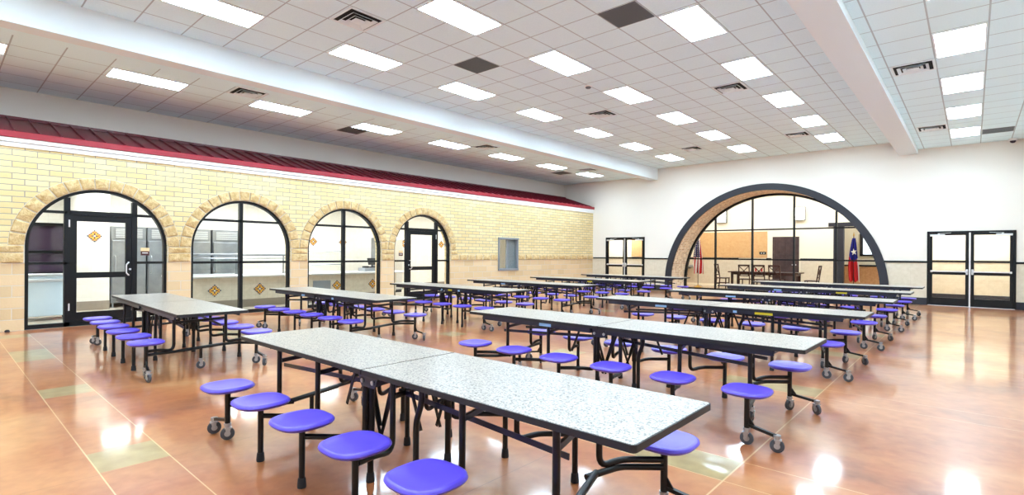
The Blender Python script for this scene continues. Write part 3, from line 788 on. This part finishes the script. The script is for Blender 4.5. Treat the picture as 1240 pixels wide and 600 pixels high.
# kitchen lights
def light_panel(name, x, y, z, lx, ly, mat, label, group, proto={}):
    key = (lx,ly,mat)
    if key not in proto:
        t = thing(name, (x,y,z), label, 'ceiling light', group)
        b = MB(); f = .02
        b.box((-lx/2,-ly/2,-.012),(lx/2,-ly/2+f,0)); b.box((-lx/2,ly/2-f,-.012),(lx/2,ly/2,0)); b.box((-lx/2,-ly/2+f,-.012),(-lx/2+f,ly/2-f,0)); b.box((lx/2-f,-ly/2+f,-.012),(lx/2,ly/2-f,0))
        b.build('lamp_frame', M['white'], t)
        b = MB(); b.box((-lx/2+f,-ly/2+f,-.009),(lx/2-f,ly/2-f,-.001)); b.build('diffuser', M[mat], t)
        proto[key] = t
    else:
        t = copy_tree(proto[key]); t.location = (x,y,z); t['label'] = label; t['group'] = group
    return t
ordn = ['nearest','second','third','fourth','fifth','sixth','seventh','eighth','ninth','tenth']
for i,y in enumerate((-18.9,-16.5,-14.0,-11.5,-8.0,-5.2)):
    light_panel('ceiling_light', -2.9, y, KZ, .6, 1.2, 'klamp', '%s lit panel of the inner kitchen ceiling row counted from the left arch' % ordn[i], 'kitchen ceiling lights')
    light_panel('ceiling_light', -1.0, y, KZ, .6, 1.2, 'klamp', '%s lit panel of the kitchen ceiling row close to the arches, from the left' % ordn[i], 'kitchen ceiling lights')
# hall lights
ys = [-2.01-2.525*k for k in range(9)]
def column(x, z, ylist, colname):
    n = len(ylist)
    for i, y in enumerate(sorted(ylist)):
        vis = 'lit rectangular ceiling panel, %s from the camera in the %s' % (ordn[i], colname)
        light_panel('ceiling_light', x, y, z, .6, 1.2, 'lamp', vis, 'ceiling light panels of the hall')
column(4.56, 4.992, ys, 'row beside the left beam')
column(7.08, 4.992, ys, 'middle row of the raised ceiling')
column(9.60, 4.992, ys, 'row left of the right beam')
column(1.12, 4.70, ys, 'row over the brick wall side')
column(12.65, 4.70, ys[:9], 'row right of the right beam')
# foyer and corridor lights
for i,(x,y) in enumerate(((3.6,3.0),(6.0,3.0),(8.4,3.0),(10.2,3.0))):
    light_panel('ceiling_light', x, y, FZ, 1.2, .6, 'flamp', '%s lit panel of the foyer ceiling from the left' % ordn[i].replace('nearest','first'), 'foyer ceiling lights')
light_panel('ceiling_light', 10.4, 6.6, FZ, 1.2, .6, 'flamp', 'lit panel over the room behind the dark opening', 'foyer ceiling lights')
light_panel('ceiling_light', 1.2, .68, 3.0, 1.2, .6, 'flamp', 'lit panel above the vestibule behind the far glazed doors', 'vestibule lights')
light_panel('ceiling_light', 12.6, 1.3, 3.0, 1.2, .6, 'flamp', 'lit panel above the vestibule behind the right glazed doors', 'vestibule lights')

# ceiling vents
def vent_proto(loc, label):
    t = thing('ceiling_vent', loc, label, 'air vent', 'square ceiling air diffusers')
    b = MB(); w = .30
    def ring(b, w, t_, z0, z1, m): 
        b.box((-w,-w,z0),(w,-w+t_,z1), m); b.box((-w,w-t_,z0),(w,w,z1), m); b.box((-w,-w+t_,z0),(-w+t_,w-t_,z1), m); b.box((w-t_,-w+t_,z0),(w,w-t_,z1), m)
    ring(b, w, .035, -.012, 0, M['ventw']); b.build('vent_frame', None, t)
    b = MB(); b.box((-w+.035,-w+.035,-.003),(w-.035,w-.035,0)); b.build('backing', M['dark'], t)
    for ww in (.215,.14):
        b = MB()
        for k in range(4):
            R = Matrix.Rotation(k*PI/2,4,'Z')
            vs = [(-ww,-ww,-.035),(ww,-ww,-.035),(ww-.045,-ww+.045,-.006),(-ww+.045,-ww+.045,-.006)]
            vs += [(x,y,z+.004) for x,y,z in vs]
            b.add([R@Vector(v) for v in vs], [(0,1,2,3),(7,6,5,4),(0,4,5,1),(1,5,6,2),(2,6,7,3),(3,7,4,0)])
        b.build('louvre', M['ventw'], t)
    b = MB(); b.box((-.085,-.085,-.034),(.085,.085,-.028)); b.build('centre_plate', M['ventw'], t)
    return t
vents = [(5.82,-15.59,4.992,'square air diffuser nearest the camera in the raised ceiling'),(8.97,-8.65,4.992,'square air diffuser between the right two light rows of the raised ceiling'),
         (5.82,-8.65,4.992,'square air diffuser halfway along between the left two light rows'),(8.97,-3.09,4.992,'square air diffuser near the back wall toward the right beam'),
         (5.82,-3.09,4.992,'square air diffuser near the back wall toward the left beam'),(1.74,-15.6,4.70,'square air diffuser nearest the camera above the brick wall side'),
         (1.74,-8.65,4.70,'square air diffuser halfway along the brick wall side ceiling'),(1.74,-3.09,4.70,'square air diffuser farthest along the brick wall side ceiling'),
         (12.03,-8.65,4.70,'nearer air diffuser in the low ceiling right of the beam'),(12.03,-3.09,4.70,'farther air diffuser in the low ceiling right of the beam')]
v0 = None
for x,y,z,lb in vents:
    if v0 is None: v0 = vent_proto((x,y,z), lb)
    else:
        c = copy_tree(v0); c.location = (x,y,z); c['label'] = lb
g0 = None
for x,y,z,lb in ((8.97,-13.07,4.992,'dark square return grille near the right beam'),(5.82,-13.07,4.992,'dark square return grille beside the left light row'),
                 (.49,-12.44,4.70,'dark square return grille above the brick wall'),(.49,-3.09,4.70,'dark square return grille above the far end of the brick wall'),
                 (13.28,-1.75,4.70,'dark return grille next to the back wall and dome camera')):
    if g0 is None:
        g0 = thing('return_grille', (x,y,z), lb, 'return grille', 'dark ceiling return grilles')
        b = MB(); w=.3; b.box((-w,-w,-.01),(w,-w+.015,0)); b.box((-w,w-.015,-.01),(w,w,0)); b.box((-w,-w,-.01),(-w+.015,w,0)); b.box((w-.015,-w,-.01),(w,w,0)); b.build('grille_frame', M['grille'], g0)
        b = MB(); b.box((-.29,-.29,-.003),(.29,.29,0), M['dark'])
        for k in range(38): b.box((-.285,-.282+k*.015,-.009),(.285,-.273+k*.015,-.004), M['grille'])
        b.build('mesh_panel', None, g0)
    else:
        c = copy_tree(g0); c.location = (x,y,z); c['label'] = lb
t = thing('smoke_detector', (6.75,-10.7,4.992), 'small round smoke detector on the raised ceiling', 'smoke detector')
b = MB(); b.lathe([(.075,-.0),(.075,-.012),(.06,-.02)]); b.build('base', M['white'], t, smooth=40)
b = MB(); b.lathe([(.055,-.02),(.06,-.035),(.045,-.05),(.02,-.055)]); b.build('cap', M['grille'], t, smooth=40)
t = thing('dome_camera', (13.62,-.2,4.70), 'small security dome camera on the ceiling by the back wall', 'camera')
b = MB(); b.lathe([(.09,0),(.09,-.05),(.08,-.06)]); b.build('base', M['white'], t, smooth=40)
b = MB(); b.lathe([(.065,-.06),(.06,-.09),(.04,-.115),(.01,-.125)]); b.build('dome', M['darkcab'], t, smooth=60)
t = thing('door_stop', (.07,-18.98,0), 'small black floor stop beside the brick wall', 'door stop')
b = MB(); b.lathe([(.035,0),(.035,.025),(.02,.04),(.005,.042)]); b.build('body', M['rubber'], t, smooth=50)

# ------------------------------------------------------------------ cafeteria tables
TH = .737
def rounded(x0, x1, y0, y1, r, corners):
    P = []
    for (cx, cy, a0, k) in ((x1,y1,0,0),(x0,y1,PI/2,1),(x0,y0,PI,2),(x1,y0,1.5*PI,3)):
        if corners[k]:
            ox = cx-r if cx == x1 else cx+r; oy = cy-r if cy == y1 else cy+r
            P += [(ox+r*math.cos(a0+i*PI/12), oy+r*math.sin(a0+i*PI/12)) for i in range(7)]
        else: P.append((cx,cy))
    return P
def table_proto(apron=True, labels=()):
    t = thing('cafeteria_table', (0,0,0), '', 'table', None)
    HL, HW = 1.845, .382
    for s in (-1,1):
        x0, x1 = (-HL,-.004) if s < 0 else (.004,HL); cor = (0,1,1,0) if s < 0 else (1,0,0,1)
        b = MB(); b.prism([rounded(x0+(.006 if s<0 else .003), x1-(.006 if s>0 else .003), -HW+.006, HW-.006, .017, cor)], TH-.028, TH, 'z')
        o = b.build('tabletop', M['lam'], t)
        b = MB(); b.prism([rounded(x0, x1, -HW, HW, .022, cor), list(reversed(rounded(x0+.008*(s<0)+.004*(s>0), x1-.008*(s>0)-.004*(s<0), -HW+.008, HW-.008, .016, cor)))], TH-.032, TH-.002, 'z')
        b.build('edge_band', M['edge'], o)
        a0, a1 = (.09, 1.62)
        b = MB()
        yy = .345 if apron else .22
        zt = TH-.03; zb = zt-(.052 if apron else .03)
        for q in (-1,1): b.box((s*a0, q*yy-.012, zb),(s*a1, q*yy+.012, zt), c=.003)
        for xx in (a0+.01, .75, a1-.01): b.box((s*xx-.015,-yy,zt-.03),(s*xx+.015,yy,zt))
        b.build('apron', M['navy'], t)
    SX = [-1.5,-.9,-.3,.3,.9,1.5]; SZ = .43; r = .018
    # seat
    prof = [(.03,SZ-.045),(.15,SZ-.04),(.168,SZ-.03),(.176,SZ-.018),(.172,SZ-.006),(.162,SZ),(.15,SZ-.002),(.12,SZ-.006),(.06,SZ-.009),(.0001,SZ-.010)]
    sm = MB().lathe(prof, n=40, sq=.42)
    seat0 = sm.build('seat', M['seat'], t, smooth=50)
    # posts
    def post_mid():
        b = MB(); b.tube([(0,0,.045),(0,0,SZ-.05)], .019, n=12); b.lathe([(.06,SZ-.053),(.06,SZ-.045)], n=12); o = b.build('post', M['black'], t, smooth=40)
        b = MB(); b.lathe([(.026,0),(.027,.01),(.024,.05),(.022,.06)], n=12); b.build('rubber_foot', M['rubber'], o, smooth=40); return o
    pm = post_mid()
    first = True
    for q in (-1,1):
        for i, x in enumerate(SX):
            if first: s_ = seat0; p_ = pm
            else: s_ = copy_tree(seat0, t)
            s_.location = (x, q*.6, 0)
            if i in (0,5):
                b = MB(); b.tube([(0,0,.13),(0,0,SZ-.05)], .02, n=12); b.lathe([(.06,SZ-.053),(.06,SZ-.045)], n=12); o = b.build('post', M['black'], t, smooth=40); o.location = (x, q*.6, 0)
            else:
                if p_.location.length == 0 and i == 1 and q == -1: o = pm
                else: o = copy_tree(pm, t)
                o.location = (x, q*.6, 0)
            first = False
            p_ = pm
    # arms
    yt = .31
    def arm_off(x, q):   # tube foot offset along x
        sx = -1 if x < 0 else 1
        big = (sx < 0) == (q < 0)
        return (-sx)*(.24 if big else .07), big
    for q in (-1,1):
        for i, x in enumerate(SX):
            off, big = arm_off(x, q)
            xt = x+off
            b = MB()
            if big: path = [(x,q*.585,.31),(x+off*.75,q*.43,.31),(xt,q*yt,.285),(xt,q*yt,TH-.033)]
            else: path = [(x,q*.585,.31),(x+off*.3,q*.47,.31),(xt,q*yt,.275),(xt,q*yt,TH-.033)]
            b.tube(path, r, fillet=.09, n=10)
            if i in (0,5):
                b.tube([(p[0],p[1],p[2]-.042) for p in path[:2]]+[(xt+off*.05,q*.2,.26)], r, fillet=.05, n=10)
            b.build('arm', M['black'], t, smooth=50)
    for i, x in enumerate(SX):
        xa = x+arm_off(x,-1)[0]; xb = x+arm_off(x,1)[0]
        b = MB(); b.bar((xa,-yt,.60),(xb,yt,.60), .02, .03); b.build('crossbar', M['black'], t)
    for sx in (-1,1):
        i = 0 if sx < 0 else 5; x = SX[i]; xa = x+arm_off(x,-1)[0]; xb = x+arm_off(x,1)[0]; xm = (xa+xb)/2
        b = MB(); b.tube([(xa,-.28,.262),(xb,.28,.262)], .02, n=10); b.build('end_rail', M['black'], t, smooth=50)
        b = MB(); b.tube([(xm,0,.13),(xm,0,.26)], .018, n=10); b.build('center_post', M['black'], t, smooth=50)
        cs = [(xm,0)]
        for q in (-1,1):
            cs += [(x,q*.6),(x+sx*.22,q*.62)]
            b = MB(); b.bar((x,q*.6,.155),(x+sx*.22,q*.62,.118), .026, .022); b.add([(x,q*.6-.004,.15),(x+sx*.07,q*.6-.004,.14),(x,q*.6-.004,.24),(x,q*.6+.004,.15),(x+sx*.07,q*.6+.004,.14),(x,q*.6+.004,.24)], [(0,1,2),(5,4,3),(0,3,4,1),(1,4,5,2),(2,5,3,0)])
            b.build('caster_arm', M['black'], t)
        for j, (cx, cy) in enumerate(cs):
            if 'cas' not in table_proto.__dict__ or table_proto.cas is None:
                b = MB(); b.lathe([(.026,.112),(.026,.13)], n=14); b.lathe([(.02,.09),(.02,.112)], n=12)
                for s2 in (-1,1): b.prism([[(-.01,.04),(.012,.04),(.024,.095),(-.014,.1)]], s2*.021-.002, s2*.021+.002, 'y')
                b.box((-.02,-.024,.09),(.03,.024,.098)); b.tube([(.0,-.026,.05),(.0,.026,.05)], .009, n=8)
                c0 = b.build('caster', M['zinc'], t)
                b = MB(); b.lathe([(.040,-.014),(.048,-.011),(.05,-.004),(.05,.004),(.048,.011),(.040,.014)], axis='y', c=(0,0,.05), n=22)
                wh = b.build('wheel', M['wheel'], c0, smooth=40)
                b = MB(); b.lathe([(.022,-.016),(.022,.016)], axis='y', c=(0,0,.05), n=14)
                hb = b.build('wheel_hub', M['zinc'], c0)
                table_proto.cas = c0; c = c0
            else: c = copy_tree(table_proto.cas, t)
            c.location = (cx, cy, 0); c.rotation_euler = (0,0,[.5,2.2,-.8,.1,1.4][j]+sx)
    # centre folding legs, braces, hinge plates
    for (lx, q) in ((-.06,-1),(.06,1),(.40,-1),(-.40,1)):
        b = MB()
        if abs(lx) < .2: b.tube([(lx,q*.27,.05),(lx,q*.27,TH-.035)], .02, n=12); b.tube([(lx,q*.27,.3),(lx,q*.27,TH-.06)], .026, n=12)
        else: b.tube([(lx,q*.27,.05),(lx,q*.27,.48),(lx+.05*(1 if lx>0 else -1),q*.27,.60),(lx+.05*(1 if lx>0 else -1),q*.27,TH-.035)], .018, fillet=.05, n=12)
        o = b.build('leg', M['black'], t, smooth=50)
        b = MB(); b.lathe([(.026,0),(.027,.01),(.024,.05),(.022,.06)], c=(lx,q*.27,0), n=12); b.build('rubber_foot', M['rubber'], o, smooth=40)
    for q in (-1,1):
        for (a, e) in (((-.1,.66),(.0,.36)),((.12,.66),(.02,.36)),((.3,.66),(.40,.42)),((-.3,.66),(-.4,.42)),((.14,.64),(-.02,.24)),((-.14,.64),(.02,.24))):
            b = MB(); yb = q*.235; b.bar((a[0],yb,a[1]),(e[0],yb,e[1]), .008, .022); b.build('brace', M['black'], t)
        b = MB(); b.prism([[(-.11,TH-.036),(.11,TH-.036),(.07,.62),(-.07,.62)]], q*.33-.003, q*.33+.003, 'y'); hp = b.build('hinge_plate', M['navy'], t)
        b = MB()
        for xx in (-.055,.055): b.lathe([(.014,-.006),(.014,.006)], c=(xx,q*.336,.655), axis='y', n=10)
        b.build('bolt', M['zinc'], hp)
        b = MB(); b.bar((.14,q*.20,.60),(1.42,q*.20,.53), .006, .03); b.build('link_rail', M['navy'], t)
        b = MB(); b.bar((-.14,q*.20,.60),(-1.42,q*.20,.53), .006, .03); b.build('link_rail', M['navy'], t)
    b = MB()
    for xx in (-1.45,-.85,-.25,.55,1.2): b.tube([(xx,-.3,TH-.055),(xx,.3,TH-.055)], .016, n=10)
    b.build('torsion_rod', M['black'], t, smooth=40)
    return t
table_proto.cas = None
p1 = table_proto(False)
table_proto.cas = None
p2 = table_proto(True)
tables = [  # x, y, rot, label
 (10.03,-17.76,0,'speckled folding table closest to the camera, its twelve purple stools cut by the frame'),
 (10.03,-15.11,-.5,'speckled folding table second from the camera in the right column, blue label on its side'),
 (10.03,-12.24,0,'speckled folding table third from the camera in the right column, blue and yellow labels'),
 (10.05,-9.60,0,'speckled folding table fourth from the camera in the right column'),
 (10.08,-6.95,0,'speckled folding table fifth from the camera in the right column'),
 (10.12,-4.50,0,'speckled folding table in the right column closest to the big arch'),
 (4.33,-17.62,-1.5,'speckled folding table beside the arched door at left, first of the left column'),
 (4.33,-15.08,0,'speckled folding table second in the left column, before the third arch'),
 (4.42,-12.33,0,'speckled folding table third in the left column, yellow label on its side'),
 (4.40,-9.82,0,'speckled folding table fourth in the left column, before the service window'),
 (4.42,-7.17,0,'speckled folding table fifth in the left column'),
 (4.25,-4.15,-1,'speckled folding table last in the left column, before the far glazed doors'),
]
lblset = {1:[('stickb',-.75,.16)], 2:[('stickb',-.8,.18),('stickb',.34,.05),('sticky',.62,.22)], 3:[('stickb',-.7,.18)], 4:[('stickb',-.6,.16),('sticky',.6,.2)],
          7:[('stickb',-.55,.12),('stickb',.5,.06)], 8:[('sticky',.2,.12),('stickb',-.02,.04),('stickb',.5,.06)], 9:[('stickb',-.6,.14)], 10:[('sticky',.25,.16)]}
for i, (x, y, rz, lb) in enumerate(tables):
    t = p1 if i == 0 else (p2 if i == 1 else copy_tree(p2))
    t.location = (x,y,0); t.rotation_euler = (0,0,math.radians(rz)); t['label'] = lb; t['group'] = 'mobile stool tables in the hall'
for i, ls in lblset.items():
    t = [o for o in COL.objects if o.get('label') == tables[i][3]][0]
    for m, lx, w in ls:
        b = MB(); b.box((lx,-.3595,TH-.072),(lx+w,-.3575,TH-.04)); o = b.build('sticker', M[m], t)
        o['label'] = 'pale blue sticker' if m == 'stickb' else 'yellow sticker'

# ------------------------------------------------------------------ foyer furniture
FT = (6.35,3.25)
t = thing('dining_table', (FT[0],FT[1],0), 'long dark wood dining table in the foyer behind the arch glass', 'table')
b = MB(); b.box((-1.35,-.5,.72),(1.35,.5,.765), c=.008); b.build('tabletop', M['wood'], t)
b = MB()
b.box((-1.22,-.4,.63),(1.22,-.37,.72)); b.box((-1.22,.37,.63),(1.22,.4,.72)); b.box((-1.24,-.4,.63),(-1.21,.4,.72)); b.box((1.21,-.4,.63),(1.24,.4,.72)); b.build('apron', M['wood'], t)
for x in (-1.2,1.2):
    for y in (-.38,.38):
        b = MB(); b.box((x-.045,y-.045,0),(x+.045,y+.045,.72), c=.008); b.build('leg', M['wood'], t)
def chair():
    t = thing('dining_chair', (0,0,0), '', 'chair', 'dark dining chairs round the foyer table')
    b = MB(); b.box((-.23,-.22,.43),(.23,.22,.475), c=.01); b.build('seat', M['wood'], t)
    b = MB()   # back at -y, raked
    for s in (-1,1): b.bar((s*.205,-.21,.45),(s*.205,-.30,1.06), .04, .035)
    b.bar((-.21,-.297,1.03),(.21,-.297,1.03), .03, .07); b.bar((-.2,-.235,.6),(.2,-.235,.6), .025, .04)
    b.bar((-.19,-.235,.61),(.19,-.293,1.0), .02, .03); b.bar((.19,-.235,.61),(-.19,-.293,1.0), .02, .03)
    b.build('backrest', M['wood'], t)
    for x in (-.2,.2):
        b = MB(); b.bar((x,.19,0),(x,.19,.43), .04, .04); b.build('leg', M['wood'], t)
        b = MB(); b.bar((x,-.25,0),(x,-.2,.46), .04, .04); b.build('leg', M['wood'], t)
    b = MB(); b.bar((-.2,.19,.2),(.2,.19,.2), .02, .03); b.bar((-.2,-.23,.2),(.2,-.23,.2), .02, .03); b.bar((-.2,.19,.24),(-.2,-.22,.24), .02, .03); b.bar((.2,.19,.24),(.2,-.22,.24), .02, .03); b.build('stretcher', M['wood'], t)
    return t
c0 = chair()
cs = [(FT[0]-1.72,FT[1],-PI/2,'dark cross-back dining chair at the left end of the foyer table'),
      (FT[0]+1.72,FT[1],PI/2,'dark cross-back dining chair at the right end of the foyer table'),
      (FT[0]-.6,FT[1]-.5,0,'dark cross-back dining chair with its back to the hall, left of three'),
      (FT[0]-.02,FT[1]-.5,0,'dark cross-back dining chair with its back to the hall, middle of three'),
      (FT[0]+.56,FT[1]-.5,0,'dark cross-back dining chair with its back to the hall, right of three')]
for i,(x,y,r_,lb) in enumerate(cs):
    c = c0 if i == 0 else copy_tree(c0)
    c.location = (x,y,0); c.rotation_euler = (0,0,r_); c['label'] = lb
for i,(x,lb) in enumerate(((-.35,'small red holiday candle on the foyer table, left one'),(-.12,'small red holiday candle on the foyer table, right one'))):
    t = thing('candle', (FT[0]+x,FT[1]-.05,.765), lb, 'candle', 'red candles on the foyer table')
    b = MB(); b.lathe([(.035,0),(.04,.02),(.032,.04),(.035,.12),(.038,.15),(.02,.165)], n=14); b.build('body', M['red'], t, smooth=50)
    b = MB(); b.lathe([(.07,0),(.075,.012)], n=14); b.build('saucer', M['zinc'], t)
# foyer wall door
root = sempty('door_6', 'dark brown panelled door in the foyer wall')
b = MB(); dx0,dx1,dh = 6.2,7.25,2.27
b.box((dx0,FY-.03,0),(dx0+.06,FY+.02,dh)); b.box((dx1-.06,FY-.03,0),(dx1,FY+.02,dh)); b.box((dx0,FY-.03,dh-.06),(dx1,FY+.02,dh)); b.build('door_frame', M['wood2'], root)
b = MB(); b.box((dx0+.06,FY-.02,.01),(dx1-.06,FY-.005,dh-.06))
for (z0,z1) in ((.15,.85),(1.0,1.5),(1.6,2.05)):
    for (xa,xb) in ((dx0+.16,(dx0+dx1)/2-.04),((dx0+dx1)/2+.04,dx1-.16)): b.box((xa,FY-.035,z0),(xb,FY-.02,z1), c=.01)
b.build('door_leaf', M['wood2'], root)
b = MB(); b.lathe([(.03,-.02),(.03,0)], c=(dx1-.13,FY-.02,1.05), axis='y'); b.tube([(dx1-.13,FY-.06,1.05),(dx1-.27,FY-.06,1.05)], .012); b.build('door_handle', M['alul'], root)
# drinking fountains
f0 = None
for i,(x,z,lb) in enumerate(((2.33,.78,'lower grey steel drinking fountain on the foyer wall'),(2.72,.86,'higher grey steel drinking fountain on the foyer wall'))):
    t = thing('drinking_fountain', (x,FY-.013,z), lb, 'drinking fountain', 'drinking fountains on the foyer wall')
    b = MB(); b.prism([[(-.0,0),(-.30,.0),(-.33,.04),(-.33,.10),(0,.12)]], -.17, .17, 'x'); b.build('basin', M['steel'], t)
    b = MB(); b.tube([(.08,-.1,.11),(.08,-.1,.17),(.04,-.13,.19)], .01, fillet=.02); b.build('spout', M['zinc'], t)
    b = MB(); b.tube([(0,-.1,0),(0,-.1,-.25),(0,-.0,-.3)], .025, fillet=.05); b.build('drain_pipe', M['alu'], t)
# clock-like wall switch plate and sconces
t = thing('wall_plate', (5.8,FY-.03,1.55), 'small black switch plate on the tan foyer panel', 'switch plate')
b = MB(); b.box((-.14,-.015,-.06),(.14,0,.06), c=.01); b.build('plate', M['blackpl'], t)
b = MB(); b.box((-.07,-.022,-.02),(-.03,-.015,.02)); b.box((.03,-.022,-.02),(.07,-.015,.02)); b.build('switch', M['white'], t)
for x,lb in ((4.0,'square white wall lantern in the foyer, left one'),(7.27,'square white wall lantern in the foyer, right one')):
    t = thing('wall_lantern', (x,FY,3.25), lb, 'wall lamp', 'wall lanterns in the foyer')
    b = MB(); b.box((-.22,-.14,-.28),(-.2,0,.28)); b.box((.2,-.14,-.28),(.22,0,.28)); b.box((-.22,-.14,.26),(.22,0,.28)); b.box((-.22,-.14,-.28),(.22,0,-.26))
    for z in (-.17,.17): b.box((-.2,-.145,z-.008),(.2,-.135,z+.008))
    b.build('frame', M['alu'], t)
    b = MB(); b.box((-.19,-.12,-.25),(.19,-.02,.25)); b.build('shade', M['sconce'], t)
# flags
def flag(name, x, y, lb, mat, w0, w1, ztop, zbot, star=False):
    t = thing(name, (x,y,0), lb, 'flag')
    b = MB(); b.lathe([(.17,0),(.17,.02),(.10,.05),(.03,.08),(.02,.12)], n=20); b.build('base', M['gold'], t, smooth=50)
    b = MB(); b.tube([(0,0,.06),(0,0,2.2)], .014, n=10); b.build('pole', M['wood'], t, smooth=50)
    b = MB(); b.lathe([(.02,2.2),(.03,2.23),(.018,2.26),(.012,2.31),(.001,2.36)], n=10); b.build('finial', M['gold'], t, smooth=50)
    N, Mz = 40, 28; vs = []; uv = {}
    for j in range(Mz+1):
        v = j/Mz
        w = w0+(w1-w0)*min(1,v*1.5)**.8
        for i in range(N+1):
            u = i/N
            yy = math.sin(u*PI*5+1.2*v)*(.03+.035*v)*(1-.2*v) - .03
            # drape: hem rises/falls in swags
            z = ztop-(ztop-zbot)*v - (.07*abs(math.sin(u*PI*2.5))*v)
            sh = -.03*math.sin(v*3)
            vs.append(((u-.42)*w+sh, yy, z)); uv[len(vs)-1] = (u,v)
    fs = [(j*(N+1)+i, j*(N+1)+i+1, (j+1)*(N+1)+i+1, (j+1)*(N+1)+i) for j in range(Mz) for i in range(N)]
    me = bpy.data.meshes.new('flag_cloth'); me.from_pydata(vs, [], fs); me.materials.append(mat)
    L = me.uv_layers.new(name='UVMap')
    for l in me.loops: L.data[l.index].uv = uv[l.vertex_index]
    me.polygons.foreach_set('use_smooth', [True]*len(me.polygons))
    o = bpy.data.objects.new('flag_cloth', me); COL.objects.link(o); o.parent = t
    sol = o.modifiers.new('s','SOLIDIFY'); sol.thickness = .004
    if star:
        b = MB(); P = []
        for k in range(10):
            a = PI/2+k*PI/5+.15; rr = .13 if k % 2 == 0 else .052
            P.append((rr*math.cos(a)*.75+.02, 1.60+rr*math.sin(a)))
        b.prism([P], -.13, -.115, 'y'); b.build('star', M['white'], t)
    return t
flag('flag', 3.57, 3.11, 'stars and stripes flag on a pole behind the arch glass', M['us'], .16, .5, 2.14, .66)
flag('flag', 9.5, 3.0, 'blue white and red flag with one white star, on a pole', M['tx'], .10, .36, 2.12, .55, star=True)

# ------------------------------------------------------------------ world, camera
w = bpy.data.worlds.new('World'); S.world = w; w.use_nodes = True
w.node_tree.nodes['Background'].inputs[0].default_value = (1,1,1,1); w.node_tree.nodes['Background'].inputs[1].default_value = .3
H = 1.45
cam = bpy.data.cameras.new('Camera'); co = bpy.data.objects.new('Camera', cam); COL.objects.link(co); S.camera = co
f = 626.65; th = math.radians(41.668); ro = math.radians(-.397)
cam.sensor_fit = 'HORIZONTAL'; cam.sensor_width = 36; cam.lens = f/1240*36; cam.shift_y = 7.483/1240
cam.clip_start = .05; cam.clip_end = 200
Rr = Vector((math.cos(th), math.sin(th), 0)); U = Vector((0,0,1)); F = Vector((-math.sin(th), math.cos(th), 0))
right = Rr*math.cos(ro) - U*math.sin(ro); up = Rr*math.sin(ro) + U*math.cos(ro)
mw = Matrix.Identity(4)
for i in range(3): mw[i][0] = right[i]; mw[i][1] = up[i]; mw[i][2] = -F[i]
mw.translation = Vector((H/.113193, -H/.072911, H)); co.matrix_world = mw
S.view_settings.view_transform = 'Standard'; S.view_settings.look = 'None'; S.view_settings.gamma = 1; S.view_settings.exposure = 0.22
S.view_settings.use_curve_mapping = False
S.cycles.use_denoising = True
S.cycles.max_bounces = 10; S.cycles.diffuse_bounces = 5; S.cycles.transparent_max_bounces = 16
